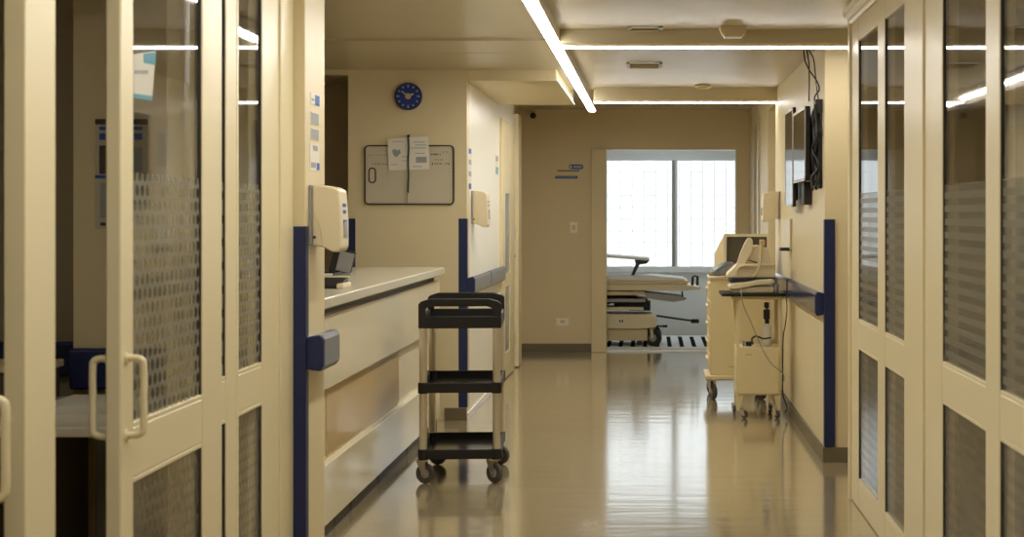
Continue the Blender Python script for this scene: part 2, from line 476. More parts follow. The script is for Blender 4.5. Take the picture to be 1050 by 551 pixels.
b = nb(); box(b, -1.36, -1.21, 1.4, 6.0, 2.335, 2.42, .004); struct('trim_10', b, 'frame')
b = nb(); box(b, -1.27, -1.22, 1.4, 5.0, 0, .003); struct('trim_11', b, 'steel')
b = nb(); box(b, -1.34, -1.22, 1.4, 2.08, 0, 2.335); struct('wall_left_pier', b, 'wall')

# right: two glazed leaves, jambs, and the cornice
glazed('door_3', RX, .045, 6.40, 8.12, [(7.19, 7.86), (6.44, 6.98)][::-1], 1, 'stripes', loc_label='far right glazed door of two tall lights with striped frosting')
glazed('door_4', RX, .045, 4.0, 5.64, [(4.10, 4.68), (4.875, 5.60)], 1, 'stripes', loc_label='near right glazed door of two tall lights with striped frosting')
glazed('door_5', RX, .045, 2.0, 3.98, [(2.1, 2.9), (3.05, 3.9)], 1, 'stripes', loc_label='right glazed leaf outside the picture')
b = nb(); box(b, RX - .004, 1.05, 5.98, 6.395, 0, 2.42, .004); struct('trim_12', b, 'frame')
b = nb(); box(b, RX + .004, 1.05, 5.645, 5.975, 0, 2.42, .004); struct('trim_13', b, 'frame')
b = nb(); box(b, RX - .012, 1.05, 8.12, 8.17, 0, 2.42, .003); struct('trim_14', b, 'frame')
b = nb()
prism(b, [(1.06, 2.33), (.980, 2.33), (.972, 2.345), (.972, 2.36), (.955, 2.375), (.950, 2.395), (.935, 2.405), (.935, 2.42), (1.06, 2.42)], 'XZ', 1.9, 8.19)
struct('trim_15', b, 'frame')

# far left door in the white wall
root = bpy.data.objects.new('door_6', None); C.objects.link(root); root.location = (-1.23, 14.4, 0); root['kind'] = 'structure'
root['label'] = 'white door with a slim grey glass strip in the far left wall'
b = nb()
box(b, -1.25, -1.225, 13.72, 14.0, .01, 2.2, .003); box(b, -1.25, -1.225, 14.5, 14.95, .01, 2.2, .003)
box(b, -1.25, -1.227, 14.0, 14.5, .01, .22, .003); box(b, -1.25, -1.227, 14.0, 14.5, .78, .90, .003); box(b, -1.25, -1.227, 14.0, 14.5, 1.58, 2.2, .003)
link('door_frame', b, 'frame', root)
for z0, z1 in ((.22, .78), (.90, 1.58)):
    b = nb(); box(b, -1.25, -1.236, 14.0, 14.5, z0, z1); link('glass_pane', b, 'frost', root)
root = bpy.data.objects.new('door_7', None); C.objects.link(root); root.location = (-1.3, 15.5, 0); root['kind'] = 'structure'
root['label'] = 'open door edge with hinges against the far left corner'
b = nb(); box(b, -1.33, -1.205, 15.16, 15.5, .01, 2.32, .003); box(b, -1.33, -1.235, 15.52, 15.9, .01, 2.30, .003); link('door_frame', b, 'frame', root)
for z in (2.23, 1.22, .26):
    b = nb(); box(b, -1.275, -1.235, 15.145, 15.16, z - .05, z + .05, .002); cyl(b, (-1.25, 15.145, z - .05), (-1.25, 15.145, z + .05), .006); link('hinge', b, 'steel', root)
b = nb(); lathe(b, [(.0, 0), (.012, 0), (.012, .03), (.026, .035), (.03, .05), (.022, .065), (.0, .068)], (-1.262, 15.16, 1.02), 'Y'); link('knob', b, 'black', root)

# far right doors
for i, (y0, y1, p0, p1) in enumerate(((14.92, 15.6, 15.0, 15.4), (15.62, 16.5, 15.75, 16.2))):
    root = bpy.data.objects.new('door_%d' % (8 + i), None); C.objects.link(root); root.location = (1.0, (y0 + y1) / 2, 0); root['kind'] = 'structure'
    root['label'] = ('cream door with a dark glass strip beyond the carts, nearer of two', 'cream door with a dark glass strip in the far right corner')[i]
    b = nb(); xa, xb = RX + .012 * (i + 1), 1.05 + .012 * i
    box(b, xa, xb, y0, p0, .01, 2.47, .003); box(b, xa, xb, p1, y1, .01, 2.47, .003)
    box(b, xa, xb, p0, p1, .01, .9, .003); box(b, xa, xb, p0, p1, 2.27, 2.47, .003); link('door_frame', b, 'frame', root)
    b = nb(); box(b, xa + .02, xa + .026, p0, p1, .9, 2.27); link('glass_pane', b, 'dark_glass', root)
b = nb(); box(b, RX + .02, 1.1, 16.5, 16.9, 0, 2.47); struct('trim_16', b, 'wall')

# ---------------------------------------------------------------- back room window
root = bpy.data.objects.new('window_3', None); C.objects.link(root); root.location = (.2, 19.4, .745); root['kind'] = 'structure'
root['label'] = 'bright back room window of two sliding lights'
b = nb()
for x0, x1 in ((-.95, -.91), (1.31, 1.35)): box(b, x0, x1, 19.36, 19.44, .745, 2.10, .003)
box(b, -.95, 1.35, 19.36, 19.44, .745, .79, .003); box(b, -.95, 1.35, 19.36, 19.44, 2.03, 2.10, .003)
link('window_frame', b, 'sill', root)
b = nb(); box(b, .25, .285, 19.37, 19.42, .79, 2.03, .003); link('mullion', b, 'grey_pl', root)
b = nb(); box(b, .285, .315, 19.40, 19.43, .79, 2.03, .003); link('sliding_stile', b, 'sill', root)
for x0, x1 in ((-.91, .25), (.285, 1.31)):
    b = nb(); box(b, x0, x1, 19.425, 19.429, .79, 2.03); link('glass_pane', b, 'clear', root)
b = nb(); box(b, -.95, 1.35, 19.30, 19.36, .72, .745, .004); link('window_sill', b, 'sill', root)
# security grille outside
gr = thing('window_grille', 'pale staggered security grille outside the bright window', 'window grille', (.2, 19.75, .7))
b = nb(); x = -1.2; k = 0
while x < 1.7:
    box(b, x - .003, x + .003, 19.745, 19.755, .7, 2.2)
    z = .92 if k % 2 else .785
    while z < 2.2:
        box(b, x, x + .14, 19.747, 19.753, z - .0025, z + .0025); z += .28
    x += .14; k += 1
link('grille_bars', b, 'grille', gr)

# ================================================================ LIGHTS
def strip_light(name, a, label, lm='led'):
    x0, x1, y0, y1, z0, z1 = a
    t = thing(name, label, 'ceiling light', ((x0 + x1) / 2, (y0 + y1) / 2, z0))
    b = nb(); box(b, x0 - .004, x1 + .004, y0 - .004, y1 + .004, z0 + .008, z1); link('housing', b, 'frame', t)
    b = nb(); box(b, x0, x1, y0, y1, z0, z0 + .008, .001); link('diffuser', b, lm, t)
    return t
strip_light('strip_light', (-.554, -.496, .8, 14.95, 2.327, 2.351), 'long white linear ceiling light running down the corridor')
strip_light('strip_light', (-.49, 1.58, 8.98, 9.04, 2.303, 2.326), 'nearer white linear light crossing the ceiling', 'led_cross')
strip_light('strip_light', (-.44, .984, 12.90, 12.96, 2.268, 2.291), 'farther white linear light crossing the ceiling', 'led_cross')

def added_fill_panel(a, label, lm='fill_soft'):  # unseen fill panels, added to brighten the dim rooms
    x0, x1, y0, y1, z = a
    t = thing('added_fill_panel', label, 'ceiling light', ((x0 + x1) / 2, (y0 + y1) / 2, z - .03))
    b = nb(); box(b, x0, x1, y0, y1, z - .03, z, .004); link('housing', b, 'frame', t)
    b = nb(); box(b, x0 + .03, x1 - .03, y0 + .03, y1 - .03, z - .034, z - .03); link('diffuser', b, lm, t)
added_fill_panel((-3.4, -2.8, 8.2, 8.8, 2.405), 'added unseen fill panel over the reception area behind the counter')
added_fill_panel((-3.2, -2.6, 4.0, 4.6, 2.405), 'added unseen fill panel in the left side room')
added_fill_panel((-.1, .5, 17.9, 18.5, 2.475), 'added unseen fill panel in the back room above the gurney', 'fill_cool')

# ================================================================ WALL PROTECTION
def guard(x0, x1, yf, side_x, label, z0=.085, z1=1.372):
    """L-shaped corner guard: one leg faces the camera at y=yf, the other runs along side_x"""
    b = nb(); box(b, x0, x1, yf - .004, yf, z0, z1, .0015)
    s = side_x
    box(b, s[0], s[1], yf - .004, yf + .05, z0, z1, .0015)
    return tag(link('corner_guard', b, 'navy'), label, 'corner guard', 'navy wall corner guards')
guard(-1.30, LX + .003, 6.0, (LX, LX + .003), 'navy corner guard on the left column beside the glazed door', z1=1.357)
guard(-1.305, LX + .003, 11.28, (LX, LX + .003), 'navy corner guard behind the black trolley')
guard(-2.06, -2.007, 11.28, (-2.061, -2.058), 'navy corner guard behind the counter, left of the whiteboard')
guard(RX - .003, RX + .057, 9.357, (RX - .004, RX - .001), 'navy corner guard on the right wall corner under the television', z0=.088, z1=1.372)

def rail(side, xw, y0, y1, z0, z1, label, d=.055, mm='bumper'):
    """bumper rail: rounded section bulging from the wall at x=xw"""
    s = side
    prof = [(xw, z0 + .012), (xw + s * .02, z0 + .004), (xw + s * (d - .012), z0), (xw + s * d, z0 + .018), (xw + s * d, z1 - .018), (xw + s * (d - .012), z1), (xw + s * .02, z1 - .004), (xw, z1 - .012)]
    t = thing('bumper_rail', label, 'wall bumper rail', (xw + s * d / 2, (y0 + y1) / 2, z0), 'wall bumper rails')
    b = nb(); prism(b, prof, 'XZ', y0 + .02, y1 - .02); link('rail_face', b, mm, t)
    for a, c in ((y0, y0 + .02), (y1 - .02, y1)):
        b = nb(); pr = [(u + (-s * .0 if k in (0, 7) else -s * .002), v) for k, (u, v) in enumerate(prof)]
        prism(b, pr, 'XZ', a, c, .004); link('end_cap', b, 'navy', t)
    return t
rail(1, LX, 5.98 + .03, 6.33, .83, .962, 'short bumper rail end, reflected light painted blue-grey, with navy cap on the left column', .066, 'bumper_sheen')
rail(1, LX, 11.30, 12.45, .855, .975, 'nearer bumper rail section with painted blue-grey sheen on the white left wall', mm='bumper_sheen')
rail(1, LX, 12.47, 13.70, .855, .975, 'farther bumper rail section with painted blue-grey sheen on the white left wall', mm='bumper_sheen')
rail(-1, RX, 9.37, 11.25, .825, .962, 'long navy bumper rail on the right wall beside the corner guard')
rail(-1, RX, 11.33, 13.0, .825, .962, 'navy bumper rail section behind the small cart')
t = thing('bumper_rail', 'dark navy bumper rail on the back wall of the left room', 'wall bumper rail', (-2.0, 5.97, .77))
b = nb(); box(b, -2.09, -1.38, 5.95, 6.0, .77, .917, .01); link('rail_face', b, 'navy', t)
t = thing('bumper_rail', 'black bumper rail deep in the left room beside the doorway', 'wall bumper rail', (-2.5, 6.57, .76))
b = nb(); box(b, -3.2, -2.09, 6.55, 6.6, .76, .895, .01); link('rail_face', b, 'navy', t)

# ================================================================ RECEPTION COUNTER
t = thing('reception_counter', 'long cream reception counter with speckled top and tan recessed band', 'reception counter', (-1.45, 8.7, 0))
b = nb(); prism(b, [(-1.36, 6.37), (-1.36, 10.95), (-1.40, 10.99), (-2.0, 10.99), (-2.0, 6.37)], 'XY', 1.002, 1.05, .006); link('countertop', b, 'counter', t)
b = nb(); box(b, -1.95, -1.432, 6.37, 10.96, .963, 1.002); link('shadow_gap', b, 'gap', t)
b = nb(); prism(b, [(-1.395, .645), (-1.395, .963), (-1.43, .963), (-1.43, .645)], 'XZ', 6.37, 10.98, .003); link('upper_panel', b, 'laminate', t)
b = nb(); box(b, -1.9, -1.425, 6.37, 10.97, .32, .645); link('recessed_panel', b, 'laminate', t)
b = nb(); box(b, -1.426, -1.418, 7.27, 9.35, .335, .64, .002); link('wood_panel', b, 'tan', t, 'tan wood panel set in the recess')
b = nb(); box(b, -1.43, -1.395, 6.37, 10.98, .06, .32, .003); link('lower_panel', b, 'laminate', t)
b = nb(); box(b, -1.88, -1.43, 6.37, 10.97, .06, .963); link('carcass', b, 'laminate', t)
b = nb(); box(b, -1.9, -1.412, 6.37, 10.96, 0, .06)
for y in (7.4, 7.8, 8.6, 9.6, 10.3): box(b, -1.412, -1.409, y, y + .02, .005, .055)
link('kick_board', b, 'gap', t)

# things on the counter
t = thing('desk_telephone', 'black desk telephone with cream base on the counter behind the column', 'telephone', (-1.53, 7.9, 1.05))
b = nb(); prism(b, [(7.80, 1.05), (8.0, 1.05), (8.0, 1.10), (7.82, 1.065)], 'YZ', -1.62, -1.46, .004); link('base', b, 'black', t)
b = nb(); box(b, -1.475, -1.44, 7.78, 7.98, 1.051, 1.075, .006); link('side_tray', b, 'cream_pl', t)
b = nb(); tube(b, [(-1.60, 7.80, 1.10), (-1.60, 7.83, 1.12), (-1.60, 7.9, 1.125), (-1.60, 7.97, 1.12), (-1.60, 8.0, 1.10)], .016); box(b, -1.56, -1.43, 7.86, 7.89, 1.10, 1.108, .003, mi=1); link('handset', b, ['black', 'cream_pl'], t)
t = thing('computer_monitor', 'small tilted computer monitor behind the counter below the dispenser', 'computer monitor', (-1.80, 9.6, 1.0))
b = nb(); rr = (Vector((-1.78, 9.6, 1.13)), 'Y', math.radians(14))
box(b, -1.83, -1.795, 9.5, 9.53, 1.055, 1.2, .003, rot=rr); box(b, -1.83, -1.71, 9.525, 9.56, 1.06, 1.20, .004, rot=rr); link('casing', b, 'black', t)
b = nb(); box(b, -1.808, -1.712, 9.515, 9.525, 1.075, 1.19, .002, rot=rr); link('screen', b, 'grey_pl', t)
b = nb(); box(b, -1.80, -1.72, 9.5, 9.65, 1.05, 1.062, .003); box(b, -1.78, -1.74, 9.56, 9.58, 1.06, 1.10); link('foot', b, 'grey_pl', t)
t = thing('paper_tray', 'dark paper tray on the counter beside the column', 'tray', (-1.75, 9.0, 1.05))
b = nb(); box(b, -1.84, -1.70, 8.9, 9.15, 1.05, 1.055, .001)
for q in ((-1.84, -1.835, 8.9, 9.15), (-1.705, -1.70, 8.9, 9.15), (-1.84, -1.70, 9.145, 9.15)): box(b, *q, 1.05, 1.085)
link('tray', b, 'black', t)
b = nb(); box(b, -1.83, -1.71, 8.92, 9.13, 1.056, 1.075); link('papers', b, 'paper', t)

# ================================================================ CLOCK + WHITEBOARD
cx, cz = (419 - VX) * 11.27 / F, H + (220 - 99) * 11.27 / F
t = thing('wall_clock', 'round blue wall clock high above the whiteboard', 'clock', (cx, 11.27, cz))
b = nb(); lathe(b, [(.0, .012), (.085, .012), (.089, .006), (.0925, .0), (.0925, .028), (.085, .03), (0, .03)][::-1], (cx, 11.278, cz), 'Y', 48)
# keep the case behind the dial
link('case', b, 'navy', t)
b = nb(); cyl(b, (cx, 11.258, cz), (cx, 11.246, cz), .084, seg=48); link('dial', b, 'clockblue', t)
for k in range(12):
    b = nb(); a = math.pi * 2 * k / 12; L = .014 if k % 3 else .02
    c0 = Vector((cx + math.sin(a) * .070, 11.245, cz + math.cos(a) * .070))
    box(b, c0.x - .0035, c0.x + .0035, 11.2445, 11.246, c0.z - L / 2, c0.z + L / 2, rot=(c0, 'Y', a)); link('hour_mark', b, 'board', t)
for nm, ang, L, w in (('hour_hand', 65, .04, .005), ('minute_hand', -52, .055, .0035)):
    b = nb(); box(b, cx - w, cx + w, 11.241, 11.2425, cz - .012, cz + L, rot=(Vector((cx, 11.24, cz)), 'Y', math.radians(ang))); link(nm, b, 'alu', t)
b = nb(); cyl(b, (cx, 11.246, cz), (cx, 11.238, cz), .02, seg=24); link('hub', b, 'tan', t)

YB = 11.28
def W(x, y): return (x - VX) * YB / F, H + (VY - y) * YB / F
t = thing('whiteboard', 'rounded whiteboard with thin black frame on the pier above the counter', 'whiteboard', (W(420, 0)[0], YB - .01, W(0, 210)[1]))
x0, z1 = W(374, 149); x1, z0 = W(466, 210)
b = nb(); prism(b, rrect(x0, x1, z0, z1, .03), 'XZ', YB - .012, YB - .001); link('panel', b, 'board', t)
def ring(b, u0, u1, v0, v1, r, w, ya, yb, mi=0):
    A = rrect(u0, u1, v0, v1, r); B = rrect(u0 + w, u1 - w, v0 + w, v1 - w, max(r - w, .002)); n = len(A); tt = nb()
    va = [[tt.verts.new((p[0], y, p[1])) for p in L] for y in (ya, yb) for L in (A, B)]
    for i in range(n):
        j = (i + 1) % n
        for p, q in ((0, 1), (1, 3), (3, 2), (2, 0)): tt.faces.new((va[p][i], va[p][j], va[q][j], va[q][i]))
    bmesh.ops.recalc_face_normals(tt, faces=tt.faces[:]); merge(b, tt, mi)
b = nb(); ring(b, x0, x1, z0, z1, .03, .0085, YB - .02, YB - .001); link('frame', b, 'black', t)
b = nb(); a0, c1 = W(378, 172); a1, c0 = W(386, 188); ring(b, a0, a1, c0, c1, .024, .009, YB - .0145, YB - .0118); link('oval_mark', b, 'black', t)
# faint handwriting: short wandering strokes
b = nb(); rnd = random.Random(3)
def scrib(xa, xb, y, h, dens, th):
    x = xa
    while x < xb:
        w = rnd.uniform(1.2, 2.6); X0, Zc = W(x, y); X1, _ = W(min(x + w, xb), y)
        for k in range(dens):
            u = rnd.uniform(X0, X1); hh = h * YB / F * rnd.uniform(.4, 1)
            box(b, u, u + th, YB - .0135, YB - .0118, Zc - hh / 2, Zc + hh / 2, rot=(Vector((u, YB, Zc)), 'Y', rnd.uniform(-.7, .7)))
            if rnd.random() < .6:
                zz = Zc + rnd.uniform(-hh, hh) / 2; box(b, u, u + (X1 - X0) * .6, YB - .0135, YB - .0118, zz, zz + th)
        x += w + rnd.uniform(.4, 1.2)
scrib(385, 397, 155, 1.6, 1, .0018); scrib(377, 397, 159.5, 1.6, 1, .0018); scrib(382, 397, 168.5, 2.2, 2, .0022)
scrib(442, 452, 158.5, 2.4, 3, .003); scrib(454, 458, 156, 2.2, 2, .003); scrib(446, 454, 164, 2, 2, .0022); scrib(442, 461, 168, 2.6, 2, .0026); scrib(460, 461.5, 176, 2, 1, .0015); scrib(460, 461.5, 180, 2, 1, .0015)
link('handwriting', b, 'ink', t)
# papers pinned over the board
x0, z1 = W(398, 141); xm, _ = W(419.5, 0); x1, z0 = W(441, 175)
t = thing('pinned_notice', 'cream printed sheet pinned over the whiteboard, left half of the pair', 'notice', ((x0 + xm) / 2, YB - .022, z0))
b = nb(); prism(b, [(x0, z1 - .012), (xm, z1), (xm, z0 + .004), (x0 + .006, z0)], 'XZ', YB - .0225, YB - .0210); link('sheet', b, 'paper', t)
b = nb(); u, v = W(407, 157)
prism(b, [(u - .03, v + .018), (u - .012, v + .028), (u + .004, v + .016), (u + .022, v + .026), (u + .03, v + .002), (u + .012, v - .018), (u - .004, v - .03), (u - .022, v - .012)], 'XZ', YB - .0230, YB - .0225)
for y, xa, xb in ((145.5, 403, 414), (161, 413, 418), (165, 412, 418), (169, 401, 408)):
    p = W(xa, y); q = W(xb, y); box(b, p[0], q[0], YB - .0230, YB - .0225, p[1] - .002, p[1] + .002)
link('print', b, 'paper_g', t)
t = thing('pinned_notice', 'cream printed sheet with a dark picture pinned over the whiteboard, right half of the pair', 'notice', ((x1 + xm) / 2, YB - .022, z0))
b = nb(); prism(b, [(xm + .001, z1), (x1 - .01, z1 + .004), (x1, z0 + .008), (xm + .001, z0 + .004)], 'XZ', YB - .0235, YB - .0220); link('sheet', b, 'paper', t)
b = nb(); p = W(427, 161); q = W(438, 167); box(b, p[0], q[0], YB - .0242, YB - .0235, q[1], p[1]); p = W(417 + 4, 149); 
for y, xa, xb in ((146, 424, 436), (149, 426, 438), (152, 422, 437), (157.5, 426, 436), (171, 424, 433)):
    p = W(xa, y); q = W(xb, y); box(b, p[0], q[0], YB - .0242, YB - .0235, p[1] - .0025, p[1] + .0025)
link('print', b, 'paper_g', t)
t = thing('lanyard', 'black lanyard with metal clip hanging down the middle of the whiteboard', 'lanyard', (W(419, 0)[0], YB - .03, W(0, 208)[1]))
b = nb(); tube(b, [(*W(419.5, 139), 0)] and [(W(a, c)[0], YB - .030, W(a, c)[1]) for a, c in ((419.3, 139.5), (419.8, 152), (419.2, 165), (419.6, 180), (419, 195), (418.8, 198))], .0055, seg=8); link('strap', b, 'black', t)
b = nb(); tube(b, [(W(a, c)[0], YB - .030, W(a, c)[1]) for a, c in ((418.6, 197), (418, 201), (419, 204), (418.8, 208))], .005, seg=8); box(b, W(417, 0)[0], W(420.3, 0)[0], YB - .034, YB - .026, W(0, 203)[1], W(0, 199)[1], .002); link('clip', b, 'steel', t)
b = nb(); lathe(b, [(0, 0), (.009, 0), (.009, .008), (0, .01)], (W(419.3, 139.5)[0], YB, W(0, 139.5)[1]), 'Y', 16)
cyl(b, (W(419.3, 0)[0], YB, W(0, 139.5)[1]), (W(419.3, 0)[0], YB - .032, W(0, 139.5)[1]), .008); link('hook', b, 'black', t)

# ================================================================ SOAP / TOWEL DISPENSERS
def dispenser(side, xw, y0, y1, z0, z1, d, label, mark=True):
    t = thing('soap_dispenser', label, 'dispenser', (xw + side * d / 2, (y0 + y1) / 2, z0), 'cream wall dispensers')
    s = side; h = z1 - z0
    b = nb(); prism(b, [(xw, z0 + .10 * h), (xw, z1), (xw + s * .012, z1), (xw + s * .012, z0 + .10 * h)], 'XZ', y0, y1, .003); link('back_plate', b, 'grey_pl', t)
    pr = [(xw + s * .012, z0 + .10 * h), (xw + s * .012, z1), (xw + s * d * .45, z1 - .005 * h), (xw + s * d * .80, z1 - .04 * h), (xw + s * d * .93, z1 - .08 * h), (xw + s * d * .97, z1 - .3 * h),
          (xw + s * d, z1 - .6 * h), (xw + s * d, z1 - .93 * h), (xw + s * d * .92, z0), (xw + s * d * .72, z0), (xw + s * d * .44, z0 + .07 * h), (xw + s * d * .30, z0 + .085 * h)]
    b = nb(); prism(b, pr, 'XZ', y0 + .004, y1 - .004, .006); link('cover', b, 'cream_pl', t)
    b = nb()   # raised seam where lid meets body
    tube(b, [(xw + s * .014, y0 + .003, z1 - .22 * h), (xw + s * d * .18, y0 + .0035, z1 - .42 * h), (xw + s * d * .36, y0 + .0035, z1 - .65 * h), (xw + s * d * .42, y0 + .0035, z0 + .07 * h)], .0016, seg=6)
    link('seam', b, 'old_pl', t)
    if mark:
        b = nb(); box(b, xw + s * d * .13, xw + s * d * .22, y0 + .001, y0 + .004, z0 + .20 * h, z0 + .24 * h); link('lock', b, 'wood_dark', t)
        b = nb()
        for k, (q, w) in enumerate(((.30, .012), (.40, .014), (.58, .03))):
            xx = xw + s * d * (.965 if k < 2 else .995)
            box(b, xx - .002, xx + .003, (y0 + y1) / 2 - .03, (y0 + y1) / 2 + .03, z1 - (q) * h - w / 2, z1 - q * h + w / 2, .001)
        link('blue_label', b, 'blue_ink', t)
    b = nb(); box(b, xw + s * d * .97, xw + s * (d + .004), (y0 + y1) / 2 - .03, (y0 + y1) / 2 + .03, z0 + .22 * h, z0 + .45 * h, .002); link('window', b, 'grey_pl', t)
    return t
dispenser(1, LX, 6.06, 6.22, 1.262, 1.508, .119, 'large cream soap dispenser on the left column')
dispenser(1, LX, 11.55, 11.75, 1.31, 1.565, .115, 'cream soap dispenser on the white left wall beyond the counter')
dispenser(-1, RX, 12.55, 12.75, 1.343, 1.575, .135, 'cream soap dispenser on the right wall behind the television', mark=False)

# notices on the column (side face) and on the left wall
def wall_sheet(name, xw, s, y0, y1, z0, z1, base, bits, label, cat, group=None, th=.002):
    t = thing(name, label, cat, (xw + s * th / 2, (y0 + y1) / 2, z0), group)
    b = nb(); a, c = sorted((xw, xw + s * th)); box(b, a, c, y0, y1, z0, z1); link('sheet', b, base, t)
    for (u0, u1, v0, v1, m, nm) in bits:
        b = nb(); a, c = sorted((xw + s * th, xw + s * (th + .0008)))
        box(b, a, c, y0 + (y1 - y0) * u0, y0 + (y1 - y0) * u1, z0 + (z1 - z0) * v0, z0 + (z1 - z0) * v1); link(nm, b, m, t)
    return t
zc = lambda y: H + (VY - y) * .003624
g = 'small notices in a column above the left dispenser'
wall_sheet('wall_notice', LX, 1, 6.09, 6.25, zc(107.5), zc(96), 'paper', [(.5, 1, 0, .9, 'blue_ink', 'blue_print'), (.1, .4, .3, .5, 'paper_g', 'print')], 'topmost small white and blue notice on the left column', 'notice', g)
wall_sheet('wall_notice', LX, 1, 6.09, 6.24, zc(128), zc(115.5), 'paper', [(.05, .95, .05, .95, 'paper_g', 'print')], 'upper grey square notice on the left column', 'notice', g)
wall_sheet('wall_notice', LX, 1, 6.09, 6.24, zc(144), zc(132), 'paper', [(.05, .95, .05, .95, 'paper_g', 'print')], 'lower grey square notice on the left column', 'notice', g)
wall_sheet('wall_notice', LX, 1, 6.08, 6.25, zc(175), zc(148), 'paper', [(.3, .8, .75, .95, 'paper_g', 'print'), (.7, 1, .03, .3, 'blue_ink', 'blue_print'), (.1, .6, .1, .3, 'paper_g', 'print')], 'tall white notice lowest on the left column, just above the dispenser', 'notice', g)
wall_sheet('wall_notice', LX, 1, 11.36, 11.56, 1.57, 1.86, 'paper', [(.1, .9, .86, .98, 'blue_ink', 'blue_print'), (.1, .9, .60, .72, 'paper_g', 'print'), (.1, .9, .32, .44, 'paper_g', 'print'), (.1, .9, .02, .15, 'blue_ink', 'blue_print')], 'tall blue and white notice above the dispenser on the white left wall', 'notice')
wall_sheet('wall_notice', LX, 1, 13.35, 13.6, 1.72, 1.88, 'paper', [(.1, .9, .7, .95, 'paper_g', 'print'), (.1, .9, .05, .4, 'teal', 'blue_print')], 'small notice beside the far left door', 'notice')
wall_sheet('wall_poster', RX, -1, 11.6, 12.05, 1.62, 2.02, 'paper', [(.1, .5, .3, .9, 'paper_g', 'print')], 'faint pale poster on the right wall beyond the television', 'poster')
# clipboard / sheet holder on the right wall
t = thing('sheet_holder', 'white sheet holder with black lower clip on the right wall above the carts', 'sheet holder', (RX - .02, 11.7, 1.14))
b = nb(); box(b, RX - .012, RX - .002, 11.55, 11.95, 1.165, 1.36, .002); link('sheet', b, 'paper', t)
b = nb(); box(b, RX - .075, RX - .001, 11.55, 11.7, 1.145, 1.168, .004); link('clip', b, 'black', t)
b = nb(); box(b, RX - .016, RX - .002, 11.53, 11.55, 1.15, 1.37, .002); link('frame_edge', b, 'old_pl', t)

# far wall: sign, switch, socket, camera
YF = 16.9
def Q(x, y, Y=YF): return (x - VX) * Y / F, H + (VY - y) * Y / F
def face_plate(name, label, cat, x0, x1, y0, y1, m, Y=YF, th=.006, bev=.002, extra=()):
    t = thing(name, label, cat, (Q((x0 + x1) / 2, 0, Y)[0], Y - th / 2, Q(0, y1, Y)[1]))
    a, zb = Q(x0, y0, Y); c, za = Q(x1, y1, Y)
    b = nb(); box(b, a, c, Y - th, Y, za, zb, bev); link('plate', b, m, t)
    for nm, ex0, ex1, ey0, ey1, mm in extra:
        a, zb = Q(ex0, ey0, Y); c, za = Q(ex1, ey1, Y); b = nb(); box(b, a, c, Y - th - .002, Y - th, za, zb); link(nm, b, mm, t)
    return t
t = thing('wall_sign', 'small navy and grey lettered sign on the far wall', 'sign', (Q(584, 0)[0], YF - .004, Q(0, 184)[1]))
a, zb = Q(583.5, 168.7); c, za = Q(598, 173.5)
b = nb(); prism(b, rrect(a, c, za, zb, .02), 'XZ', YF - .006, YF); link('blue_plate', b, 'blue_ink', t)
b = nb()
for k in range(5):
    x = 588.5 + k * 1.7; a, zb = Q(x, 170.2); c, za = Q(x + 1.0, 172.2); box(b, a, c, YF - .007, YF - .006, za, zb)
a, zb = Q(584.5, 170); c, za = Q(586.5, 172.5); box(b, a, c, YF - .007, YF - .006, za, zb); link('white_print', b, 'paper', t)
b = nb(); rnd = random.Random(5); x = 571.5
while x < 593.5:
    w = rnd.uniform(.8, 2.2); a, zb = Q(x, 174.5); c, za = Q(min(x + w, 594), 175.9); box(b, a, c, YF - .003, YF, za, zb); x += w + .4
link('small_lettering', b, 'wood_dark', t)
b = nb(); a, zb = Q(568.7, 180.5); c, za = Q(592.6, 183.3)
prism(b, [(a, za), (c - .012, za), (c, (za + zb) / 2), (c - .006, zb), (a + .01, zb)], 'XZ', YF - .005, YF); link('lower_plate', b, 'blue_ink', t)
b = nb(); x = 570
while x < 591:
    w = rnd.uniform(.6, 1.4); a, zb = Q(x, 181.2); c, za = Q(x + w, 182.5); box(b, a, c, YF - .006, YF - .005, za, zb); x += w + .5
link('lower_print', b, 'paper_g', t)
face_plate('light_switch', 'cream light switch plate on the far wall', 'light switch', 584.5, 592, 228, 239, 'wall_white', extra=[('rocker', 586.5, 590, 231, 236, 'old_pl')])
face_plate('power_socket', 'cream power socket low on the far wall', 'power socket', 570.5, 583, 326.5, 334, 'wall_white', extra=[('socket_face', 574.5, 579, 328.5, 331.5, 'old_pl')])
t = thing('security_camera', 'small black dome camera at the top of the far wall', 'camera', (Q(547, 0)[0], YF - .04, Q(0, 119)[1]))
b = nb(); lathe(b, [(0, 0), (.03, 0), (.03, .02), (.018, .03), (0, .03)], (Q(547, 0)[0], YF, Q(0, 117)[1]), 'Y', 24); link('mount', b, 'cream_pl', t)
b = nb(); x, z = Q(547, 119)
lathe(b, [(0, -.032), (.016, -.028), (.027, -.016), (.032, 0), (.027, .016), (.016, .028), (0, .032)], (x, YF - .055, z), 'Z', 24); link('dome', b, 'black', t)

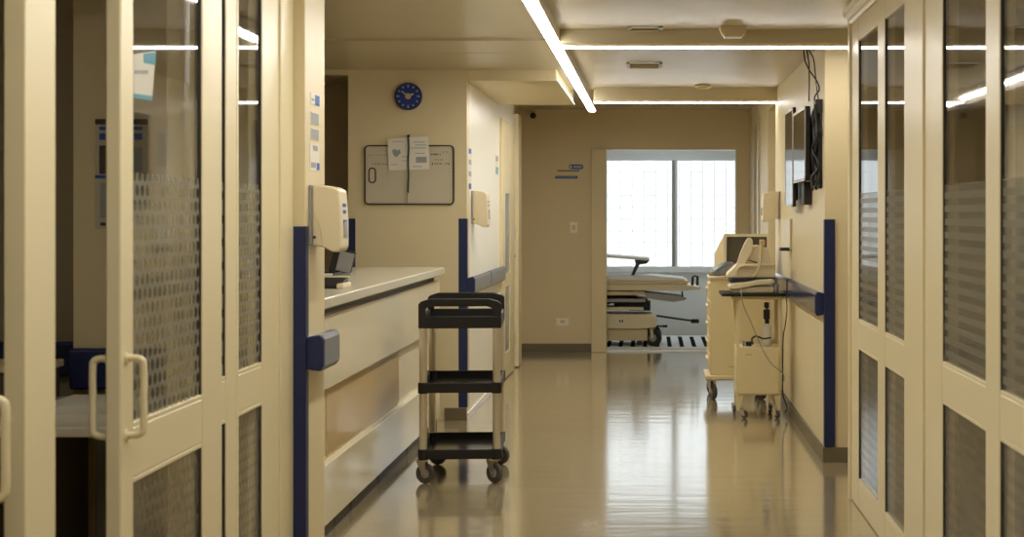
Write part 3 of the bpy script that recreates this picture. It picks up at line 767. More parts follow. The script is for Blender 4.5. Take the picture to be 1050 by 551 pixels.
# ceiling fittings
def diffuser(x0, x1, Y0, Y1, zc_, label, drop=.02):
    t = thing('air_vent', label, 'air vent', ((x0 + x1) / 2, (Y0 + Y1) / 2, zc_ - drop), 'ceiling air vents')
    b = nb(); w = .022
    box(b, x0, x1, Y0, Y0 + w, zc_ - .01, zc_, .002); box(b, x0, x1, Y1 - w, Y1, zc_ - .01, zc_, .002)
    box(b, x0, x0 + w, Y0, Y1, zc_ - .01, zc_, .002); box(b, x1 - w, x1, Y0, Y1, zc_ - .01, zc_, .002); link('frame', b, 'sheet', t)
    b = nb(); box(b, x0 + w, x1 - w, Y0 + w, Y1 - w, zc_ - .004, zc_); link('duct_opening', b, 'wood_dark', t)
    for k in range(4):
        y = Y0 + w + (Y1 - Y0 - 2 * w) * (k + .5) / 4
        b = nb(); box(b, x0 + w, x1 - w, y - .002, y + .018, zc_ - drop, zc_ - drop + .003, rot=(Vector((0, y, zc_ - drop + .004)), 'X', .5)); link('slat', b, 'old_pl', t)
diffuser(-.125, .065, 8.80, 8.93, 2.40, 'nearer small air vent in front of the crosswise light')
diffuser(-.155, .075, 10.72, 11.02, 2.385, 'farther square air vent beyond the crosswise light')
t = thing('smoke_detector', 'pale boxy smoke detector beside the nearer crosswise light', 'smoke detector', (.44, 8.8, 2.345))
b = nb(); prism(b, [(.368, 2.40), (.513, 2.40), (.513, 2.388), (.500, 2.36), (.488, 2.347), (.392, 2.347), (.380, 2.36), (.368, 2.388)], 'XZ', 8.79, 8.87, .004); link('body', b, 'old_pl', t)
b = nb(); box(b, .392, .488, 8.80, 8.86, 2.340, 2.347, .002); link('cover', b, 'sheet', t)
t = thing('smoke_detector', 'small flat detector in front of the farther crosswise light', 'smoke detector', (.4, 12.6, 2.35))
b = nb(); lathe(b, [(0, 0), (.05, .0), (.06, .012), (.06, .03), (0, .03)], (.4, 12.6, 2.355), 'Z', 28); link('body', b, 'old_pl', t)
b = nb(); cyl(b, (.4, 12.6, 2.35), (.4, 12.6, 2.355), .02); link('cover', b, 'old_pl', t)
b = nb(); box(b, -1.3, -.86, 10.1, 10.5, 2.383, 2.386, .0005); struct('access_panel', b, 'ceil')  # flush access panel in the ceiling

# ================================================================ WALL DISPLAYS
def display(x, y0, y1, z0, z1, d, label, name='wall_television'):
    t = thing(name, label, 'television', (x + d / 2, (y0 + y1) / 2, z0))
    b = nb(); box(b, x, x + d * .55, y0, y1, z0, z1, .006); box(b, x + d * .5, x + d, y0 + .06, y1 - .06, z0 + .04, z1 - .06, .01); link('casing', b, 'dark_pl', t)
    b = nb()
    w = .016
    box(b, x - .003, x + .002, y0, y1, z0, z0 + w); box(b, x - .003, x + .002, y0, y1, z1 - w, z1); box(b, x - .003, x + .002, y0, y0 + w, z0, z1); box(b, x - .003, x + .002, y1 - w, y1, z0, z1)
    link('bezel', b, 'alu', t)
    b = nb(); box(b, x - .001, x + .001, y0 + w, y1 - w, z0 + w, z1 - w); link('screen', b, 'screen', t)
    b = nb(); ym = (y0 + y1) / 2
    box(b, RX - .012, RX - .001, ym - .1, ym + .1, (z0 + z1) / 2 - .1, (z0 + z1) / 2 + .1, .002); box(b, x + d, RX - .01, ym - .03, ym + .03, (z0 + z1) / 2 - .03, (z0 + z1) / 2 + .03, .003)
    link('wall_bracket', b, 'black', t)
    return t
display(.898, 9.62, 10.42, 1.595, 2.03, .055, 'television seen edge-on high on the right wall, nearer of two')
display(.915, 10.66, 11.25, 1.45, 2.09, .04, 'taller flat display behind the television on the right wall')
t = thing('junction_box', 'black junction box with cable bundle behind the television on the right wall', 'junction box', (.96, 9.55, 1.45))
b = nb(); box(b, .945, .985, 9.48, 9.60, 1.98, 2.06, .004); link('upper_box', b, 'black', t)
b = nb(); box(b, .935, .985, 10.1, 10.3, 1.46, 1.60, .004); link('lower_box', b, 'black', t)
b = nb(); box(b, .965, .985, 9.5, 9.58, 1.55, 1.98, .004); link('cable_duct', b, 'black', t)
rnd = random.Random(11)
b = nb()
for k in range(12):
    pts = []; y = 9.47 + rnd.uniform(0, .12); x = .955 + rnd.uniform(-.01, .02); z = 2.03
    while z > 1.42 + rnd.uniform(0, .3):
        pts.append((min(.966, max(.925, x + rnd.uniform(-.022, .02))), y + rnd.uniform(-.05, .05), z)); z -= rnd.uniform(.06, .12)
    if len(pts) > 2: tube(b, pts, .0065, seg=6, n=4)
link('cable_bundle', b, 'black', t)
def cable(pts, r, label, grp=None, m='black'):
    b = nb(); tube(b, pts, r, seg=8)
    return tag(link('cable', b, m), label, 'cable', grp)
gC = 'black cables dropping from the ceiling to the television'
cable([P(824, 50, 9.55), P(825.5, 62, 9.52), P(830, 72, 9.5), P(838, 84, 9.47), P(840, 92, 9.46), P(836, 98, 9.46), P(835, 103, 9.47)], .0045, 'black cable crossing over to the right as it drops to the television', gC)
cable([P(827, 50, 9.6), P(829.5, 66, 9.55), P(829.8, 85, 9.5), P(829.5, 104, 9.50)], .0045, 'straight black cable dropping from the ceiling to the television', gC)
cable([P(829, 51, 9.5), P(834, 60, 9.47), P(836, 76, 9.44), P(838, 95, 9.42), P(842, 120, 9.42), P(843, 140, 9.43)], .0035, 'thin rightmost black cable dropping past the television', gC)

# ================================================================ TROLLEY
def caster(parent, c, R=.045, yaw=0.0, tyre='rubber', ztop=.13, w=.026, fork='steel'):
    """swivel caster; c = wheel contact point on the floor, axle along X turned by yaw"""
    root = bpy.data.objects.new('caster', None)
    x, y = c; off = Vector((math.sin(yaw) * .0, 0, 0))
    rotc = Vector((x, y, 0))
    Rm = Matrix.Rotation(yaw, 3, 'Z')
    def R_(b):
        bmesh.ops.rotate(b, cent=rotc, matrix=Rm, verts=b.verts)
    b = nb()
    # stem and fork
    cyl(b, (x, y + .02, ztop - .012), (x, y + .02, ztop), R * .55)
    for s in (-1, 1):
        prism(b, [(y + .045, ztop - .012), (y - .005, ztop - .012), (y - .012, R - .006), (y + .012, R - .006)], 'YZ', x + s * (w / 2 + .003), x + s * (w / 2 + .006))
    box(b, x - w / 2 - .006, x + w / 2 + .006, y - .004, y + .045, ztop - .016, ztop - .010, .002)
    cyl(b, (x - w / 2 - .008, y, R), (x + w / 2 + .008, y, R), .006)
    R_(b); f = link('caster', b, fork, parent)
    b = nb()
    lathe(b, [(R * .35, -w / 2 * .7), (R * .78, -w / 2 * .7), (R * .86, -w / 2), (R * .96, -w / 2 * .8), (R, -w / 2 * .3), (R, w / 2 * .3), (R * .96, w / 2 * .8), (R * .86, w / 2), (R * .78, w / 2 * .7), (R * .35, w / 2 * .7)], (x, y, R), 'X', 32)
    R_(b); link('wheel', b, tyre, f)
    b = nb(); cyl(b, (x - w / 2 * .85, y, R), (x + w / 2 * .85, y, R), R * .45); R_(b); link('wheel_hub', b, 'grey_pl', f)
    return f

tx0, tx1, ty0, ty1 = -1.203, -.775, 8.60, 9.31
t = thing('utility_trolley', 'black three-shelf utility trolley with silver posts standing beside the counter', 'trolley', (-.99, 8.95, 0))
tl = t
def shelf(name, z0, z1, lip):
    b = nb(); w = .016
    box(b, tx0 + .003, tx1 - .003, ty0 + .003, ty1 - .003, z0, z0 + .012, .003, mi=1)
    zt = z1
    box(b, tx0, tx1, ty0, ty0 + w, z0, zt, .004); box(b, tx0, tx1, ty1 - w, ty1, z0, zt, .004)
    box(b, tx0, tx0 + w, ty0 + w * .5, ty1 - w * .5, z0, zt, .004); box(b, tx1 - w, tx1, ty0 + w * .5, ty1 - w * .5, z0, zt, .004)
    for sx in (tx0 + .024, tx1 - .024):
        for sy in (ty0 + .024, ty1 - .024): cyl(b, (sx, sy, z0 - .004), (sx, sy, zt + .002), .0275, bev=.003)
    link(name, b, ['dark_pl', 'shelf'], t)
    return b
shelf('bottom_shelf', .128, .178, 1)
shelf('middle_shelf', .473, .524, 1)
# deep top tray
b = nb(); z0, z1 = .808, .872; w = .018
box(b, tx0 + .004, tx1 - .004, ty0 + .004, ty1 - .004, z0 + .006, z0 + .02, .003, mi=1)
box(b, tx0, tx1, ty0, ty0 + w, z0, z1, .006); box(b, tx0, tx1, ty1 - w, ty1, z0, z1, .006)
box(b, tx0, tx0 + w, ty0 + .01, ty1 - .01, z0, z1, .006); box(b, tx1 - w, tx1, ty0 + .01, ty1 - .01, z0, z1, .006)
link('top_tray', b, ['dark_pl', 'shelf'], t)
# raised end handles: a hoop across each end
for yy, s, nm in ((ty0, 1, 'handle'), (ty1, -1, 'handle')):
    b = nb(); y0_, y1_ = (yy, yy + .035) if s > 0 else (yy - .035, yy)
    outer = [(tx0, .86), (tx0, .935), (tx0 + .014, .948), (tx0 + .06, .962), (tx1 - .06, .962), (tx1 - .014, .948), (tx1, .935), (tx1, .86)]
    inner = [(tx0 + .037, .872), (tx0 + .037, .908), (tx0 + .05, .918), (tx0 + .075, .922), (tx1 - .075, .922), (tx1 - .05, .914), (tx1 - .037, .898), (tx1 - .037, .872)]
    # build as quads between outer and inner outlines
    tt = nb(); V = [[tt.verts.new((p[0], y, p[1])) for p in L] for y in (y0_, y1_) for L in (outer, inner)]
    for i in range(7):
        for p, q in ((0, 1), (1, 3), (3, 2), (2, 0)): tt.faces.new((V[p][i], V[p][i + 1], V[q][i + 1], V[q][i]))
    for i in (0, 7): tt.faces.new((V[0][i], V[1][i], V[3][i], V[2][i]))
    bmesh.ops.recalc_face_normals(tt, faces=tt.faces[:])
    bmesh.ops.bevel(tt, geom=tt.edges[:], offset=.005, segments=2, profile=.5, affect='EDGES'); merge(b, tt, 0, 'keep')
    link(nm, b, 'dark_pl', t)
for sx in (tx0 + .024, tx1 - .024):
    for sy in (ty0 + .024, ty1 - .024):
        b = nb(); cyl(b, (sx, sy, .12), (sx, sy, .815), .0205, seg=24); link('post', b, 'alu', t)
caster(t, (tx0 + .035, ty0 + .03), .053, 1.15, ztop=.128)
caster(t, (tx1 - .035, ty0 + .03), .053, .8, ztop=.128)
caster(t, (tx0 + .055, ty1 - .03), .053, 1.2, ztop=.128)
caster(t, (tx1 - .02, ty1 - .03), .053, 1.0, ztop=.128)

tl.location.x = -1.012; tl.rotation_euler.z = .062

# ================================================================ SMALL CART (front) at Y 11.33
sc = 11.33 / F
def A(x, y, Y=11.33): return (x - VX) * Y / F, H + (VY - y) * Y / F
t = thing('instrument_cart', 'small cream instrument cart on casters with an open shelf, front of the two carts', 'cart', (.74, 11.5, 0))
ca = t; y0, y1 = 11.36, 11.72
zt = A(0, 303)[1]
b = nb(); prism(b, rrect(.485, .925, 11.28, 11.78, .03), 'XY', zt - .006, zt + .014, .004); link('tabletop', b, 'dark_pl', t)
b = nb(); box(b, .56, .915, 11.33, 11.75, zt - .03, zt - .006, .003); link('top_frame', b, 'cart', t)
zb, zm = A(0, 406)[1], A(0, 357)[1]
bx0, bx1 = A(755.5, 0)[0], A(801, 0)[0]
b = nb(); box(b, bx0, bx1, y0, y1, zb, zm, .005); link('cabinet', b, 'cart', t)
b = nb(); box(b, bx0 + .01, bx1 - .012, y0 - .008, y0, zb + .01, zm - .012, .003); link('drawer_front', b, 'cart', t)
b = nb(); px, pz = A(768, 364); box(b, px - .022, px + .022, y0 - .010, y0 - .008, pz - .006, pz + .006, .0008); link('name_plate', b, 'tan', t)
for sx in (bx0 + .008, bx1 - .008):
    for sy in (y0 + .01, y1 - .01):
        b = nb(); box(b, sx - .011, sx + .011, sy - .011, sy + .011, zm, zt - .02, .002); link('post', b, 'cart', t)
b = nb(); box(b, bx0, bx1, y1 - .01, y1, zm, zm + .03, .002); link('shelf_rim', b, 'cart', t)
for sx, s in ((bx0 + .02, 1), (bx1 - .02, -1)):
    for sy in (y0 + .02, y1 - .02):
        b = nb(); prism(b, [(sx - s * .02, zb), (sx + s * .03, zb), (sx + s * .0, .055), (sx - s * .018, .055)], 'XZ', sy - .014, sy + .014, .002); link('leg', b, 'cart', t)
for cx_, cy_, yw in ((bx0 + .055, y0 + .01, .7), (bx1 - .025, y0 + .01, .5), (bx0 + .0, y1 - .04, .1), (bx1 - .05, y1 - .03, .3)):
    caster(t, (cx_, cy_), .027, yw, ztop=.072, w=.018, tyre='rubber')

# things on / in the small cart
t = thing('printer_unit', 'flat beige recorder unit lying on the small cart top', 'medical recorder', (.72, 11.5, zt + .014))
zz = zt + .0145
def B_(x, y, Y=11.40): return ((x - VX) * Y / F, H + (VY - y) * Y / F)
def crop(u, v): return B_(725 + u / 8.478, 235 + v / 8.478)
b = nb(); box(b, crop(215, 0)[0], crop(575, 0)[0], 11.36, 11.66, zz, crop(0, 500)[1], .008); link('base', b, 'old_pl', t)
b = nb(); prism(b, [crop(*p) for p in ((188, 512), (195, 490), (240, 466), (330, 460), (440, 440), (560, 430), (582, 445), (580, 470), (500, 480), (400, 492), (260, 522), (205, 522))], 'XZ', 11.34, 11.68, .006); link('lid', b, 'cream_pl', t)
b = nb(); cyl(b, (crop(600, 0)[0], 11.40, zz + .03), (crop(600, 0)[0], 11.40, zz + .055), .02); cyl(b, (crop(600, 0)[0], 11.40, zz), (crop(600, 0)[0], 11.40, zz + .03), .012); link('side_knob', b, 'steel', t)
b = nb(); box(b, crop(556, 0)[0] - .003, crop(556, 0)[0] + .003, 11.335, 11.34, crop(0, 455)[1], crop(0, 448)[1]); link('button', b, 'black', t)

t = thing('patient_monitor', 'beige wedge-shaped monitor with carrying handle on top of the recorder', 'patient monitor', (.75, 11.5, crop(0, 430)[1]))
b = nb(); prism(b, [crop(*p) for p in ((195, 462), (200, 440), (225, 428), (590, 424), (596, 429), (560, 431), (440, 438), (330, 458), (240, 464))], 'XZ', 11.38, 11.64, .004); link('rubber_foot', b, 'black', t)
b = nb(); prism(b, [crop(*p) for p in ((172, 412), (180, 385), (250, 318), (275, 300), (300, 215), (380, 205), (405, 150), (450, 142), (530, 165), (548, 240), (552, 300), (592, 322), (600, 426), (185, 428))], 'XZ', 11.42, 11.62, .008); link('housing', b, 'cream_pl', t)
b = nb(); prism(b, [crop(*p) for p in ((248, 330), (285, 215), (318, 135), (345, 85), (362, 74), (385, 80), (398, 105), (400, 165), (385, 215), (350, 270), (330, 330))], 'XZ', 11.385, 11.425, .008); link('raised_fin', b, 'cream_pl', t)
b = nb(); tube(b, [(*crop(255, 400),)[:1] + (11.40,) + (crop(255, 400)[1],), (crop(262, 350)[0], 11.385, crop(0, 350)[1]), (crop(300, 318)[0], 11.38, crop(0, 318)[1]), (crop(400, 314)[0], 11.38, crop(0, 314)[1]), (crop(500, 312)[0], 11.38, crop(0, 312)[1]), (crop(590, 312)[0], 11.40, crop(0, 312)[1])], .010); link('carrying_handle', b, 'cream_pl', t)
b = nb(); prism(b, [crop(*p) for p in ((352, 272), (365, 268), (438, 288), (432, 298))], 'XZ', 11.380, 11.386); link('slot_bar', b, 'black', t)
b = nb(); prism(b, [crop(*p) for p in ((325, 362), (405, 378), (405, 384), (325, 368))], 'XZ', 11.416, 11.421); link('lower_slot', b, 'old_pl', t)
b = nb(); box(b, crop(458, 0)[0], crop(505, 0)[0], 11.40, 11.45, crop(0, 150)[1], crop(0, 92)[1], .006); link('probe_plug', b, 'tan', t)
b = nb(); tube(b, [(crop(u, v)[0], yy, crop(u, v)[1]) for u, v, yy in ((470, 140, 11.40), (466, 200, 11.39), (462, 270, 11.37), (450, 330, 11.36), (425, 390, 11.38), (400, 415, 11.40))], .009); link('hose', b, 'old_pl', t)

cable([P(759.5, 297, 11.30), P(760.5, 303, 11.25), P(763, 315, 11.28), P(769, 328, 11.30), P(776, 345, 11.30), P(783, 360, 11.30), P(790, 372, 11.31), P(798, 379, 11.31), P(803, 384, 11.32), P(804, 389, 11.34), P(802, 393, 11.35)], .0035, 'thin grey cable hanging in front of the small cart', m='grey_pl')
cable([P(806, 304, 11.33), P(807, 318, 11.33), P(805, 335, 11.34), P(803, 348, 11.36), P(802.5, 385, 11.5), P(803, 405, 11.5), P(807, 418, 11.5), P(805, 423, 11.4)], .004, 'black cable running down the right side of the small cart')
cable([P(772, 353, 11.5), P(771, 348, 11.45), P(775, 345, 11.42), P(781, 347, 11.42), P(784, 347.5, 11.45), P(790, 346.5, 11.5)], .006, 'black cable looped inside the small cart shelf')
t = thing('spray_bottle', 'white bottle with black cap standing in the small cart', 'bottle', (.80, 11.55, zm))
bx = A(786.5, 0, 11.55)[0]; zA = A(0, 332, 11.55)[1]
b = nb(); lathe(b, [(0, zm), (.030, zm), (.032, zm + .01), (.032, zA - .03), (.024, zA - .005), (.014, zA), (0, zA)], (bx, 11.55, 0), 'Z', 24); link('body', b, 'paper', t)
b = nb(); cyl(b, (bx, 11.55, zA), (bx, 11.55, zA + .03), .016); box(b, bx - .025, bx + .02, 11.54, 11.56, zA + .03, zA + .10, .006); box(b, bx - .02, bx + .014, 11.54, 11.56, zA + .11, zA + .15, .005); cyl(b, (bx, 11.55, zA + .09), (bx, 11.55, zA + .12), .008); link('cap', b, 'black', t)
t = thing('adapter_box', 'small black adapter lying on the shelf of the small cart', 'power adapter', (A(766, 0, 11.5)[0], 11.5, zm))
xx = A(768, 0, 11.5)[0]
b = nb(); box(b, xx - .022, xx + .018, 11.47, 11.53, zm, zm + .03, .005); link('body', b, 'black', t)
b = nb(); box(b, xx - .045, xx - .03, 11.47, 11.53, zm, zm + .04, .004); link('plug', b, 'grey_pl', t)

# ================================================================ TALL CART (behind) at Y 12.5
def D(x, y, Y=12.5): return (x - VX) * Y / F, H + (VY - y) * Y / F
t = thing('drawer_cart', 'tall cream drawer cart on casters behind the small cart', 'cart', (.7, 12.75, 0))
x0 = D(728.5, 0)[0]; x1 = .905; ztp = D(0, 284)[1]; zbs = D(0, 388)[1]
b = nb(); box(b, x0, x1, 12.5, 12.98, zbs + .02, ztp - .02, .004); link('cabinet', b, 'cart', t)
b = nb(); box(b, x0 - .012, x1 + .01, 12.485, 12.99, ztp - .02, ztp, .006); link('worktop', b, 'cream_pl', t)
b = nb(); box(b, x0 - .04, x1 + .01, 12.47, 12.99, zbs - .015, zbs + .022, .01); link('base_bumper', b, 'old_pl', t)
for k in range(5):
    za = zbs + .06 + k * (ztp - zbs - .1) / 5
    b = nb(); box(b, x0 - .012, x0, 12.52, 12.96, za, za + (ztp - zbs - .1) / 5 - .012, .003); dr = link('drawer', b, 'cart', t)
    b = nb(); box(b, x0 - .026, x0 - .012, 12.6, 12.88, za + .07, za + .085, .003); link('handle', b, 'cream_pl', dr)
b = nb(); px, pz = D(750, 376); box(b, px - .02, px + .02, 12.497, 12.5, pz - .008, pz + .004, .0008); link('name_plate', b, 'tan', t)
for cx_, cy_ in ((x0 + .02, 12.55), (x1 - .06, 12.55), (x0 + .02, 12.92), (x1 - .06, 12.92)):
    caster(t, (cx_, cy_), .058, .35, ztop=zbs - .012, w=.035)
# CRT style box monitor
t = thing('box_monitor', 'bulky beige box monitor with dark face on the tall cart', 'monitor', (.72, 12.75, ztp))
mx0, mz1 = D(742, 240); mx1, _ = D(789.5, 0); wd = .022
b = nb()
tt = nb()
outer = rrect(mx0, mx1, ztp, mz1, .016, 4); inner = rrect(mx0 + wd, mx1 - wd, ztp + wd, mz1 - wd, .006, 4)
V = [[tt.verts.new((p[0], y, p[1])) for p in L] for y in (12.50, 12.56) for L in (outer, inner)]
n = len(outer)
for i in range(n):
    j = (i + 1) % n
    for p, q in ((0, 1), (1, 3), (3, 2), (2, 0)): tt.faces.new((V[p][i], V[p][j], V[q][j], V[q][i]))
bmesh.ops.recalc_face_normals(tt, faces=tt.faces[:]); merge(b, tt, 0)
link('bezel', b, 'cream_pl', t)
b = nb(); box(b, mx0 + wd - .004, mx1 - wd + .004, 12.535, 12.55, ztp + wd - .004, mz1 - wd + .004, .004); link('screen', b, 'crt', t)
b = nb()
ff = [(mx0 + .004, mx1 - .004, ztp + .002, mz1 - .004, 12.56), (mx0 - .055, mx1 - .06, ztp + .002, mz1 - .15, 12.86)]
tt = nb(); vv = []
for a_, b_, c_, d_, yy in ff: vv.append([tt.verts.new((a_, yy, c_)), tt.verts.new((b_, yy, c_)), tt.verts.new((b_, yy, d_)), tt.verts.new((a_, yy, d_))])
tt.faces.new(vv[0]); tt.faces.new(vv[1][::-1])
for i in range(4): tt.faces.new((vv[0][i], vv[1][i], vv[1][(i + 1) % 4], vv[0][(i + 1) % 4]))
bmesh.ops.recalc_face_normals(tt, faces=tt.faces[:]); bmesh.ops.bevel(tt, geom=tt.edges[:], offset=.006, segments=2, affect='EDGES'); merge(b, tt, 0, True)
link('rear_casing', b, 'old_pl', t)
# crumpled bag of supplies
def blob(b, outline_pts, y0, y1, seed, mi=0, amp=.01):
    rr_ = random.Random(seed); tt = nb(); rings = []
    cx_ = sum(p[0] for p in outline_pts) / len(outline_pts); cz_ = sum(p[1] for p in outline_pts) / len(outline_pts)
    K = 6
    for k in range(K + 1):
        f = k / K; s = math.sin(math.pi * (f * .8 + .1)) ** .5
        rings.append([tt.verts.new((cx_ + (p[0] - cx_) * s + rr_.uniform(-amp, amp), y0 + (y1 - y0) * f, max(zmin_, cz_ + (p[1] - cz_) * s + rr_.uniform(-amp, amp)))) for p in outline_pts])
    n = len(outline_pts)
    for k in range(K):
        for i in range(n): tt.faces.new((rings[k][i], rings[k][(i + 1) % n], rings[k + 1][(i + 1) % n], rings[k + 1][i]))
    tt.faces.new(rings[0]); tt.faces.new(rings[-1])
    bmesh.ops.recalc_face_normals(tt, faces=tt.faces[:]); merge(b, tt, mi)
zmin_ = ztp + .001
t = thing('supply_bag', 'crumpled grey plastic bag with blue print beside the box monitor', 'bag', (D(738, 0, 12.4)[0], 12.4, ztp))
def G(u, v): return D(725 + u / 8.478, 235 + v / 8.478, 12.42)
b = nb(); blob(b, [G(*p) for p in ((20, 410), (15, 385), (45, 350), (85, 322), (130, 300), (165, 287), (205, 282), (235, 290), (240, 320), (210, 345), (180, 400), (110, 412))], 12.44, 12.492, 2, amp=.005); link('film', b, 'bag', t)
b = nb()
for k, p in enumerate(((175, 295), (125, 340), (150, 322), (95, 365))):
    u, v = G(*p); prism(b, [(u - .022, v - .012), (u + .01, v + .004), (u + .022, v + .014), (u - .008, v + .002)], 'XZ', 12.425, 12.44)
link('blue_print', b, 'bag_blue', t)

# ================================================================ GURNEY in the back room
def g(x, y, Y=17.75): return (x - VX) * Y / F, H + (VY - y) * Y / F
YG0, YG1 = 17.5, 18.15
t = thing('hospital_gurney', 'cream hospital gurney parked in front of the bright window', 'gurney', (-.4, 17.8, 0))
xl = -1.5
b = nb(); z0 = g(0, 297)[1]; z1 = g(0, 291)[1]
prism(b, [(xl, z0), (g(700, 0)[0], z0), (g(718, 0)[0], z0 + .01), (g(717, 0)[0], z0 + .035), (g(700, 0)[0], z1), (xl, z1)], 'XZ', YG0, YG1, .004); link('deck', b, 'cream_pl', t)
b = nb(); box(b, xl + .05, g(705, 0)[0], YG0 + .02, YG1 - .02, z1, g(0, 287)[1], .008); link('side_rail_lowered', b, 'old_pl', t)
b = nb(); prism(b, [(xl + .05, g(0, 287)[1]), (g(700, 0)[0], g(0, 287)[1]), (g(702, 0)[0], g(0, 285)[1]), (g(670, 0)[0], g(0, 282)[1]), (xl + .05, g(0, 281.5)[1])], 'XZ', YG0 + .03, YG1 - .03, .005); link('mattress', b, 'sheet', t)
b = nb(); pr = [g(600, 259.5), g(666, 264.5), g(666, 267), g(600, 262)]
prism(b, pr, 'XZ', YG0 + .05, YG1 - .05, .003); link('backrest', b, 'sheet', t)
for yy in (YG0 + .06, YG1 - .09):
    b = nb(); prism(b, [g(*p) for p in ((651, 266), (666, 267), (663, 270), (656, 271), (649, 284.5), (646, 284.5), (652, 271))], 'XZ', yy, yy + .03, .002); link('backrest_strut', b, 'black', t)
for x in (709.5, 714.5):
    b = nb(); prism(b, [g(x - 1.5, 292), g(x + 1.3, 292), g(x + 1.5, 283), g(x - 1, 283.5)], 'XZ', YG0 + .02, YG0 + .07, .002); link('end_clamp', b, 'black', t)
b = nb(); tube(b, [(g(709, 284)[0], YG0 + .045, g(0, 284)[1]), (g(712, 282.4)[0], YG0 + .045, g(0, 282.4)[1]), (g(715.5, 283.5)[0], YG0 + .045, g(0, 283.5)[1])], .008); link('end_bar', b, 'black', t)
# scissor lift and grey mechanism
b = nb()
for (xa, ya, xb, yb) in ((600, 300, 652, 316), (600, 318, 655, 300), (628, 299, 650, 299), (622, 304, 660, 307), (630, 312, 664, 308)):
    p, q = g(xa, ya), g(xb, yb); tube(b, [(p[0], YG0 + .12, p[1]), (q[0], YG0 + .12, q[1])], .018, smooth=False); tube(b, [(p[0], YG1 - .12, p[1]), (q[0], YG1 - .12, q[1])], .018, smooth=False)
box(b, g(645, 0)[0], g(667, 0)[0], YG0 + .1, YG1 - .1, g(0, 318)[1], g(0, 309)[1], .01)
link('scissor_lift', b, 'dark_pl', t)
for k, (x0_, x1_, ya, yb, mm) in enumerate(((560, 661, 302, 298, 'old_pl'), (560, 662, 309, 305.5, 'grey_pl'), (560, 660, 317, 314, 'cream_pl'))):
    b = nb(); box(b, g(x0_, 0)[0], g(x1_, 0)[0], YG0 + .03, YG1 - .03, g(0, ya)[1], g(0, yb)[1], .004); link('under_frame', b, mm, t)
b = nb(); prism(b, [g(*p) for p in ((661, 299), (699, 303), (702, 307), (690, 309), (662, 305))], 'XZ', YG0 + .05, YG1 - .2, .004); link('foot_section', b, 'grey_pl', t)
b = nb(); tube(b, [(g(u, v)[0], YG0 + .06, g(u, v)[1]) for u, v in ((699, 298), (699.5, 304), (696, 307), (703, 305))], .009); link('side_lever', b, 'black', t)
b = nb(); prism(b, [g(*p) for p in ((560, 321), (668, 321), (674, 324), (673, 334), (658, 335.5), (560, 335.5))], 'XZ', YG0 - .02, YG1 + .02, .006); link('base_cover', b, 'cream_pl', t)
b = nb(); px, pz = g(637, 329, YG0); box(b, px - .045, px + .045, YG0 - .024, YG0 - .02, pz - .03, pz + .025, .001); link('label_plate', b, 'paper', t)
b = nb(); box(b, px - .02, px - .005, YG0 - .026, YG0 - .024, pz - .018, pz + .012); box(b, px + .005, px + .02, YG0 - .026, YG0 - .024, pz - .018, pz + .012); link('label_print', b, 'ink', t)
b = nb(); box(b, g(560, 0)[0], g(664, 0)[0], YG0 + .02, YG1 - .02, g(0, 348)[1], g(0, 335.5)[1], .006); link('lower_cover', b, 'old_pl', t)
b = nb(); tube(b, [(g(u, v, YG0)[0], YG0 + .02, g(u, v, YG0)[1]) for u, v in ((673, 324), (690, 326.5), (708, 329))], .011, seg=10); link('pedal_rod', b, 'black', t)
b = nb(); p = g(712.5, 329.5, YG0); box(b, p[0] - .045, p[0] + .045, YG0 - .02, YG0 + .06, p[1] - .022, p[1] + .02, .012); link('pedal', b, 'dark_pl', t)
b = nb(); tube(b, [(g(u, v, YG0)[0], YG0 + .05, g(u, v, YG0)[1]) for u, v in ((664, 334.5), (675, 335), (681, 335))], .009); p = g(682, 335, YG0); box(b, p[0] - .025, p[0] + .025, YG0 + .02, YG0 + .08, p[1] - .012, p[1] + .012, .006); link('brake_pedal', b, 'dark_pl', t)
for cx_, cy_ in ((g(670, 0)[0], YG0 + .04), (g(670, 0)[0], YG1 - .04), (g(562, 0)[0], YG0 + .04), (g(562, 0)[0], YG1 - .04)):
    caster(t, (cx_, cy_), .095, 1.1, ztop=.25, w=.04, tyre='black', fork='cream_pl')
for x in (657,):
    b = nb(); p = g(x, 352); box(b, p[0] - .04, p[0] + .02, YG0 + .03, YG0 + .1, .02, .10, .01); cyl(b, (p[0], YG0 + .06, .1), (p[0], YG0 + .06, g(0, 347)[1]), .015); link('floor_jack', b, 'black', t)

# white floor strip with dark bars in the back room
t = thing('floor_grating', 'white floor strip with dark bars under the gurney', 'floor grating', (.1, 18.1, 0))
b = nb(); box(b, -1.2, 1.5, 17.25, 19.1, 0, .006, .001); link('strip', b, 'back_wall', t)
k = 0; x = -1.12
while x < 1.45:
    b = nb(); box(b, x, x + .045, 17.45, 18.85, .006, .009, .0008); link('slot_bar', b, 'slot_bar', t); x += .13
b = nb(); box(b, -.448, .87, 16.82, 17.0, 0, .012, .002); struct('trim_17', b, 'sheet')

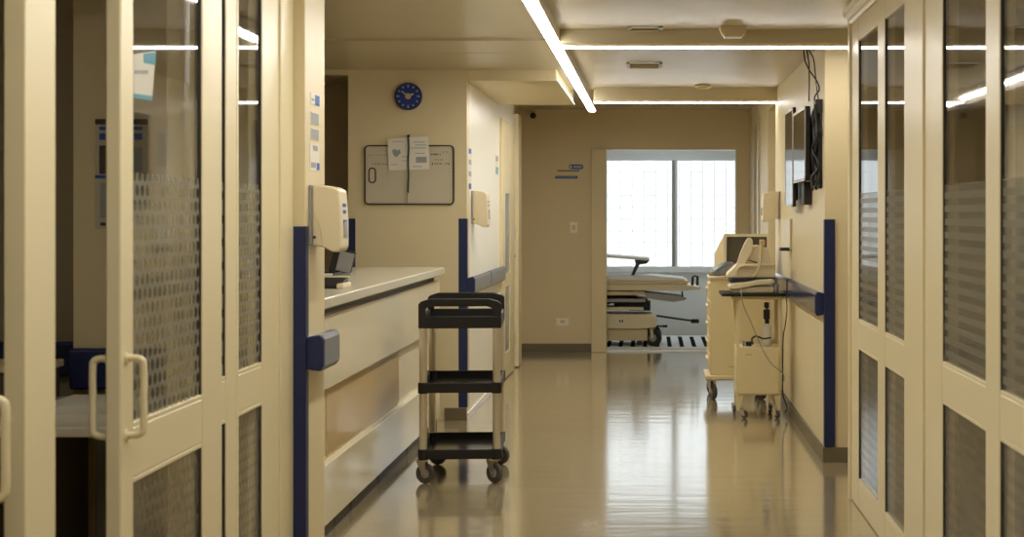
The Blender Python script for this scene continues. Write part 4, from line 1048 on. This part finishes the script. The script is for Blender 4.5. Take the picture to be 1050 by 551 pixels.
# ================================================================ LEFT ROOM
wd = thing('desk', 'pale desk standing behind the left sliding door', 'desk', (-1.95, 5.5, 0))
b = nb(); box(b, -3.0, -1.42, 5.05, 5.94, .72, .75, .004); link('desktop', b, 'counter', wd)
for ly in (5.10, 5.88):
    b = nb(); box(b, -1.96, -1.92, ly - .02, ly + .02, 0, .72, .003); link('leg', b, 'grey_pl', wd)
b = nb(); box(b, -2.98, -2.90, 5.08, 5.92, 0, .72, .003); link('side_panel', b, 'old_pl', wd)
b = nb(); box(b, -2.45, -2.0, 5.3, 5.9, .05, .70, .003); cb = link('pedestal', b, 'wood_dark', wd)
for k in range(3):
    b = nb(); box(b, -2.43, -2.02, 5.285, 5.3, .08 + k * .2, .26 + k * .2, .003); dr = link('drawer', b, 'wood_dark', wd)
t = thing('file_box', 'dark brown box standing on the desk in the left room', 'box', (-2.2, 5.8, .75))
b = nb(); box(b, -2.5, -2.10, 5.65, 5.9, .75, .86, .006); link('body', b, 'wood_dark', t)
b = nb(); box(b, -2.51, -2.09, 5.64, 5.91, .86, .885, .004); link('lid', b, 'old_pl', t)
t = thing('papers', 'low stack of papers on the desk seen through the door gap', 'papers', (-1.88, 5.5, .75))
b = nb(); box(b, -2.0, -1.75, 5.4, 5.75, .75, .775, .001); link('sheets', b, 'paper', t)
# poster on the back wall of the left room
p0 = (97 - VX) * 5.99 / F; p1 = (151 - VX) * 5.99 / F
za, zb_ = H + (VY - 235) * 5.99 / F, H + (VY - 122) * 5.99 / F
t = thing('information_poster', 'tall poster with blue headings on the back wall of the left room', 'poster', ((p0 + p1) / 2, 5.998, za))
b = nb(); box(b, p0, p1, 5.996, 6.0, za, zb_); link('sheet', b, 'board', t)
hh = zb_ - za; ww = p1 - p0
for u0, u1, v0, v1, m, nm in ((0, 1, .95, 1, 'ink', 'top_band'), (.08, .9, .90, .93, 'blue_ink', 'heading'), (.08, .9, .81, .87, 'blue_ink', 'heading'), (.08, .5, .50, .76, 'wood_dark', 'picture'), (.0, .6, .46, .49, 'blue_ink', 'heading'), (.55, .9, .52, .74, 'paper_g', 'print'), (.1, .9, .10, .42, 'paper_g', 'print'), (.1, .5, .03, .06, 'ink', 'print')):
    b = nb(); box(b, p0 + ww * u0, p0 + ww * u1, 5.9945, 5.996, za + hh * v0, za + hh * v1); link(nm, b, m, t)
# paper sign taped to the sliding door glass
t = thing('paper_sign', 'small white and teal paper sign on the glass of the left sliding door', 'sign', (-1.243, 4.05, 1.68))
def S(x, y):
    Y = 1700 * 1.243 / (VX - x); return (Y, H + (VY - y) * Y / F)
b = nb(); prism(b, [S(134.5, 56), S(160, 52), S(156, 102), S(134.5, 97)], 'YZ', -1.2445, -1.243); link('sheet', b, 'paper', t)
b = nb(); prism(b, [S(147, 55), S(159.5, 53.5), S(159, 67), S(147.5, 64.5)], 'YZ', -1.243, -1.2422); link('teal_corner', b, 'teal', t)
b = nb(); prism(b, [S(134.8, 95.5), S(155.8, 98.5), S(155.5, 103.5), S(134.8, 99.5)], 'YZ', -1.243, -1.2422); link('teal_band', b, 'teal', t)
b = nb()
for k in range(4):
    prism(b, [S(138 + k * 3.6, 72), S(140.6 + k * 3.6, 72), S(140.6 + k * 3.6, 76), S(138 + k * 3.6, 76)], 'YZ', -1.243, -1.2422)
link('print', b, 'paper_g', t)

# ================================================================ WORLD + CAMERA
w = bpy.data.worlds.new('World'); bpy.context.scene.world = w; w.use_nodes = True
bg = w.node_tree.nodes['Background']; bg.inputs[0].default_value = (.90, .96, 1.0, 1); bg.inputs[1].default_value = 1.45

cam = bpy.data.cameras.new('camera'); co = bpy.data.objects.new('camera', cam); C.objects.link(co)
co.location = (0, 0, H); co.rotation_euler = (math.pi / 2, 0, 0)
cam.sensor_width = 36; cam.lens = F / 1050 * 36
cam.shift_x = -(VX - 525) / 1050; cam.shift_y = (VY - 275.5) / 1050
cam.dof.use_dof = True; cam.dof.focus_distance = 9.6; cam.dof.aperture_fstop = 6.5
cam.clip_start = .05
bpy.context.scene.camera = co
s = bpy.context.scene
s.view_settings.view_transform = 'Standard'; s.view_settings.look = 'None'; s.view_settings.gamma = 1; s.view_settings.exposure = 0.08
s.view_settings.use_curve_mapping = False
s.cycles.max_bounces = 10; s.cycles.diffuse_bounces = 5; s.cycles.glossy_bounces = 5; s.cycles.transparent_max_bounces = 24
s.cycles.sample_clamp_indirect = 6
s.cycles.use_denoising = True
